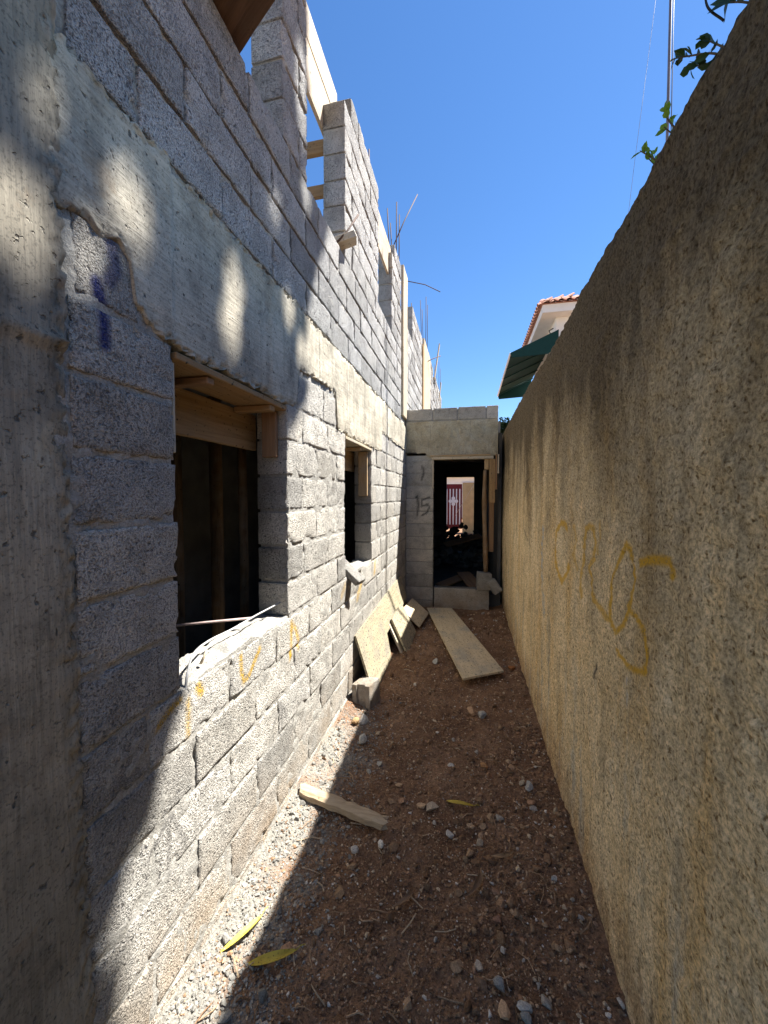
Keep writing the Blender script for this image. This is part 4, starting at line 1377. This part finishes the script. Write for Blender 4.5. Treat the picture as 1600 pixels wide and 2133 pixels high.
# hollow half block standing at the sheet's near end
hb_ = Acc()
def bx(x0, x1, y0, y1, z0, z1):
    V = np.array([[x, y, z] for x in (x0, x1) for y in (y0, y1) for z in (z0, z1)], float)
    F = np.array([[0, 1, 3, 2], [4, 6, 7, 5], [0, 4, 5, 1], [2, 3, 7, 6], [0, 2, 6, 4], [1, 5, 7, 3]])
    return V, F
prof = [(-.075, 0), (-.075, -.0), (-.045, -.02), (-.035, 0.0), (.03, 0.0), (.04, -.02), (.075, -.02), (.075, .16), (-.075, .16)]
prof = [(-.078, -.02), (-.040, -.02), (-.034, .0), (.034, 0), (.040, -.02), (.078, -.02), (.078, .17), (-.078, .17)]
bm = bmesh.new()
vs = [bm.verts.new((x, y, 0)) for x, y in prof]
f = bm.faces.new(vs)
r = bmesh.ops.extrude_face_region(bm, geom=[f])
for v in [g for g in r['geom'] if isinstance(g, bmesh.types.BMVert)]: v.co.z += .19
bmesh.ops.recalc_face_normals(bm, faces=bm.faces)
bmesh.ops.bevel(bm, geom=list(bm.edges), offset=.003, segments=1, affect='EDGES')
me = bpy.data.meshes.new('half_block'); bm.to_mesh(me); bm.free(); me.materials.append(BLOCK)
o = bpy.data.objects.new('half_block', me); COL.objects.link(o)
o.location = (-.80, 2.86, gh(-.8, 2.86) - .02); o.rotation_euler = (math.radians(-4), math.radians(-5), math.radians(-12))
tag(o, 'upright half concrete block against the leaning plywood sheet', 'block')

# weathered stick of wood half in the sun
n = 26
t = np.linspace(0, 1, n)
ax = np.stack([-.885 + .485 * t, 1.905 - .10 * t, .045 - .012 * t], 1)
V = []
for i in range(n):
    hw, hh_ = .034 - .006 * t[i], .022 - .002 * t[i]
    sect = np.array([(-hw, -hh_), (-hw * .3, -hh_), (hw, -hh_ * .9), (hw, hh_ * .6), (hw * .4, hh_), (-hw * .5, hh_ * .95), (-hw, hh_ * .5)])
    d = np.array([.2, .97, 0])
    V.append(ax[i] + sect[:, :1] * d + sect[:, 1:] * np.array([0, 0, 1.0]))
V = np.array(V)
V[-1, :, 0] += np.array([.0, .03, -.02, .02, -.01, .035, .01])
V[0, :, 0] += np.array([.0, -.01, .01, .0, -.012, .006, .01])
Vf = V.reshape(-1, 3); Vf = Vf + (fb(Vf, 25, 3, 4)[:, None] - .5) * .012
m7 = 7
F = []
for i in range(n - 1):
    k = np.arange(m7); k2 = (k + 1) % m7
    F.append(np.stack([i * m7 + k, (i + 1) * m7 + k, (i + 1) * m7 + k2, i * m7 + k2], 1))
Vf = np.concatenate([Vf, V[0].mean(0)[None], V[-1].mean(0)[None]])
k = np.arange(m7); k2 = (k + 1) % m7
F = [np.concatenate(F), np.stack([np.full(m7, n * m7), k, k2], 1), np.stack([np.full(m7, n * m7 + 1), (n - 1) * m7 + k2, (n - 1) * m7 + k], 1)]
o = obj('wood_stick', mesh('wood_stick', Vf - ax[0], F, False), mat_wood('split_wood', (.31, .225, .135), (.46, .35, .23), (.10, .06, .03), (4, 60, 60), .68, stain=.3))
o.location = ax[0]
tag(o, 'split weathered stick of wood lying half in sunlight', 'stick')

# single stones that stand out
singles = [(-.69, 2.46, .055, (.46, .43, .37), 'pale grey stone at the shadow edge below the leaning sheet'), (-.78, 2.60, .045, (.42, .27, .14), 'ochre stone beside the wall foot behind the pale grey stone'),
           (-.74, 2.66, .05, (.55, .53, .48), 'white mortar chunk at the wall foot near the half block'), (.11, 2.37, .032, (.42, .22, .10), 'orange brown stone in the middle of the alley'),
           (.35, 2.23, .034, (.38, .355, .31), 'grey stone near the boundary wall'), (.04, 2.95, .045, (.48, .30, .18), 'reddish angular stone before the lying sheet'),
           (.12, 2.93, .04, (.40, .375, .33), 'grey angular stone beside the reddish one'), (-.07, 1.87, .026, (.50, .46, .40), 'small square pale chip in the alley middle'),
           (-.30, 3.80, .05, (.42, .41, .38), 'flat pale flake left of the lying sheet'), (.20, 1.24, .030, (.46, .43, .38), 'whitish round stone at the bottom right'),
           (.12, 1.29, .028, (.28, .26, .235), 'dark grey stone at the bottom right'), (.13, 1.50, .028, (.30, .16, .10), 'reddish brown stone right of the alley middle'),
           (-.52, 2.26, .028, (.40, .375, .33), 'grey oblong stone in the crumbled mortar'), (.42, 3.75, .04, (.32, .13, .05), 'rusty red lump against the boundary wall')]
for k, (x, y, s, c, lab) in enumerate(singles):
    V = stone_v(ICV, 40 + k, .25) * s
    o = obj('stone', mesh('stone', V, ICF, False, dict(col=np.tile((*c, 1), (len(V), 1)))), STONE)
    o.location = (x, y, gh(x, y) + s * .35)
    o.rotation_euler = (random.uniform(-.4, .4), random.uniform(-.4, .4), random.uniform(0, 6))
    tag(o, lab, 'stone')
for k, (x, y, s, lab) in enumerate([(-.18, 1.99, .045, 'crumpled pale wood chip left of the yellow leaf')]):
    V = stone_v(ICV, 140 + k, .5, .25) * s
    o = obj('wood_chip', mesh('wood_chip', V, ICF, False, dict(col=np.tile((.45, .36, .26, 1), (len(V), 1)))), STONE)
    o.location = (x, y, gh(x, y) + .015); tag(o, lab, 'chip')


# fallen leaves: long curved blades
def fallen(name, p, ang, L, wd, c, label, curl=.25, parent=None):
    nu = 15
    u = np.linspace(0, 1, nu)
    prof_ = np.sin(np.pi * np.clip(u * .96 + .03, 0, 1)) ** .7
    V = []
    for i in range(nu):
        th = curl * (u[i] - .5) * 3
        x = L * (u[i] - .5); y = L * curl * (u[i] - .5) ** 2 * 1.6
        for s in (-1, -.5, 0, .5, 1):
            V.append((x, y + s * wd * prof_[i] * .5, abs(s) ** 1.5 * wd * .30 * prof_[i] + .012 * math.sin(u[i] * 3.1)))
    V = np.array(V)
    F = gquads(nu, 5)
    st, sf = tube([(L * .5, L * curl * .4, .002), (L * .58, L * curl * .55, .004), (L * .68, L * curl * .62, .0)], .0016, 5)
    V2 = np.concatenate([V, V - [0, 0, .0012], st])
    F2 = [F, F[:, ::-1] + len(V)] + [f + 2 * len(V) for f in sf]
    m = M_('fallen_' + name, .55, .3)
    pn = m.pos()
    m.out(m.mix(m.rng(m.noise(pn, 130, 3), .6, .68), m.mix(m.rng(m.noise(pn, 18, 2), .35, .65), c[0], c[1]), (.10, .06, .02)), m.bump(m.noise(pn, 200, 2), .001))
    o = obj(name, mesh(name, V2, F2), m.m)
    o.location = (p[0], p[1], gh(*p) + .014)
    o.rotation_euler = (random.uniform(-.15, .15), random.uniform(-.1, .1), ang)
    return tag(o, label, 'leaf')


YC = ((.50, .40, .05), (.58, .49, .10)); OC = ((.40, .27, .03), (.55, .40, .06))
fallen('fallen_leaf', (-.80, 1.22), 1.05, .17, .024, YC, 'yellow leaf lying in the sunlit gravel, bottom left')
fallen('fallen_leaf', (-.66, 1.17), .40, .17, .036, ((.36, .27, .03), (.46, .37, .06)), 'yellow leaf lying in shade beside the sunlit gravel', .3)
fallen('fallen_leaf', (-.03, 2.04), -.10, .15, .030, OC, 'ochre curled leaf in the middle of the alley', .4)
BC = ((.13, .07, .035), (.22, .13, .07))
fallen('dry_leaf', (-.23, 1.50), .9, .12, .022, BC, 'dry brown curled leaf left of the alley middle', .5)
fallen('dry_leaf', (.06, 1.62), 1.2, .14, .024, BC, 'dry brown curled leaf near the grey pebbles', .4)
fallen('dry_leaf', (.18, 1.76), .5, .12, .02, ((.20, .12, .06), (.32, .2, .1)), 'dry tan leaf curl by the boundary wall pebbles', .5)

# gravel, crumbs and litter: far too many to count
TPL = [stone_v(IC1V, k, .4) for k in range(10)]
TPLF = [stone_v(ICV, 60 + k, .35) for k in range(8)]
pal = np.array([(.22, .13, .075), (.27, .165, .095), (.18, .105, .06), (.34, .22, .13), (.42, .28, .17), (.50, .38, .25), (.38, .33, .27), (.62, .55, .46), (.34, .20, .12)])
pw = np.array([.19, .20, .13, .16, .11, .05, .035, .025, .10])
gr = Acc()


def scatter(n, y0, y1, rmin, rmax, tpl, tf, power=1.0, xlo=XL + .01, xhi=XR - .01, greyside=True, paltab=None):
    u = rng.random(n)
    yy = y0 + (y1 - y0) * u ** power
    xx = rng.uniform(xlo, xhi, n)
    rr = rmin * (rmax / rmin) ** (rng.random(n) ** 2.2)
    cidx = rng.choice(len(pal), n, p=pw)
    zz = gz(xx, yy)
    Vs, Cs, Fs = [], [], []
    m = len(tpl[0])
    for i in range(n):
        t = tpl[i % len(tpl)]
        a = rng.random() * 6.28
        c, s = math.cos(a), math.sin(a)
        v = np.stack([t[:, 0] * c - t[:, 1] * s, t[:, 0] * s + t[:, 1] * c, t[:, 2]], 1) * rr[i]
        Vs.append(v + [xx[i], yy[i], zz[i] + rr[i] * rng.uniform(-.15, .45)])
        col = pal[cidx[i]]
        if greyside and xx[i] < -.45 and yy[i] < 3.0:
            k = min(1, (-.45 - xx[i]) / .3)
            if rng.random() < k * .8: col = np.array([.26, .245, .215]) * rng.uniform(.7, 1.25)
        Cs.append(np.tile((*np.minimum(col * rng.uniform(.75, 1.3), .8), 1), (m, 1)))
    gr.add(np.concatenate(Vs), (np.arange(n)[:, None, None] * m + tf[None]).reshape(-1, 3), col=np.concatenate(Cs))


scatter(24000, .85, 3.4, .0025, .007, TPL, IC1F, 1.3)
scatter(15000, .85, 5.2, .005, .012, TPL, IC1F, 1.5)
scatter(900, .9, 5.6, .010, .028, TPLF, ICF, 1.2)
scatter(340, .9, 2.6, .009, .024, TPLF, ICF, 1.0, .0, XR - .02)
scatter(420, 1.0, 5.6, .010, .020, TPL, IC1F, 1.0, XR - .16, XR - .01)
scatter(2600, .95, 2.7, .003, .013, TPL, IC1F, 1.0, XL + .02, -.60)
scatter(160, 4.6, 5.6, .012, .035, TPLF, ICF, 1.0, -.3, XR - .03)
o = obj('gravel', gr.mesh('gravel', False), STONE)
tag(o, 'loose gravel and soil crumbs covering the alley floor', kind='stuff')
lt = Acc()
for k in range(260):
    x, y = rng.uniform(XL + .1, XR - .05), .95 + 3.2 * rng.random() ** 1.3
    a = rng.random() * 6.28; L = rng.uniform(.02, .10)
    z = gh(x, y) + .006
    d = np.array([math.cos(a), math.sin(a), 0])
    p1 = np.array([x, y, z]); p2 = p1 + d * L * .5 + [rng.normal() * .006, rng.normal() * .006, .006]; p3 = p1 + d * L
    p3[2] = gh(p3[0], p3[1]) + .006
    c = pal[rng.choice([3, 4, 5, 0])] * rng.uniform(.7, 1.2)
    lt.add(*tube([p1, p2, p3], rng.uniform(.0012, .003), 5), col=c)
o = obj('twig_litter', lt.mesh('twig_litter', False), STONE)
tag(o, 'thin twigs and root bits scattered over the soil', kind='stuff')
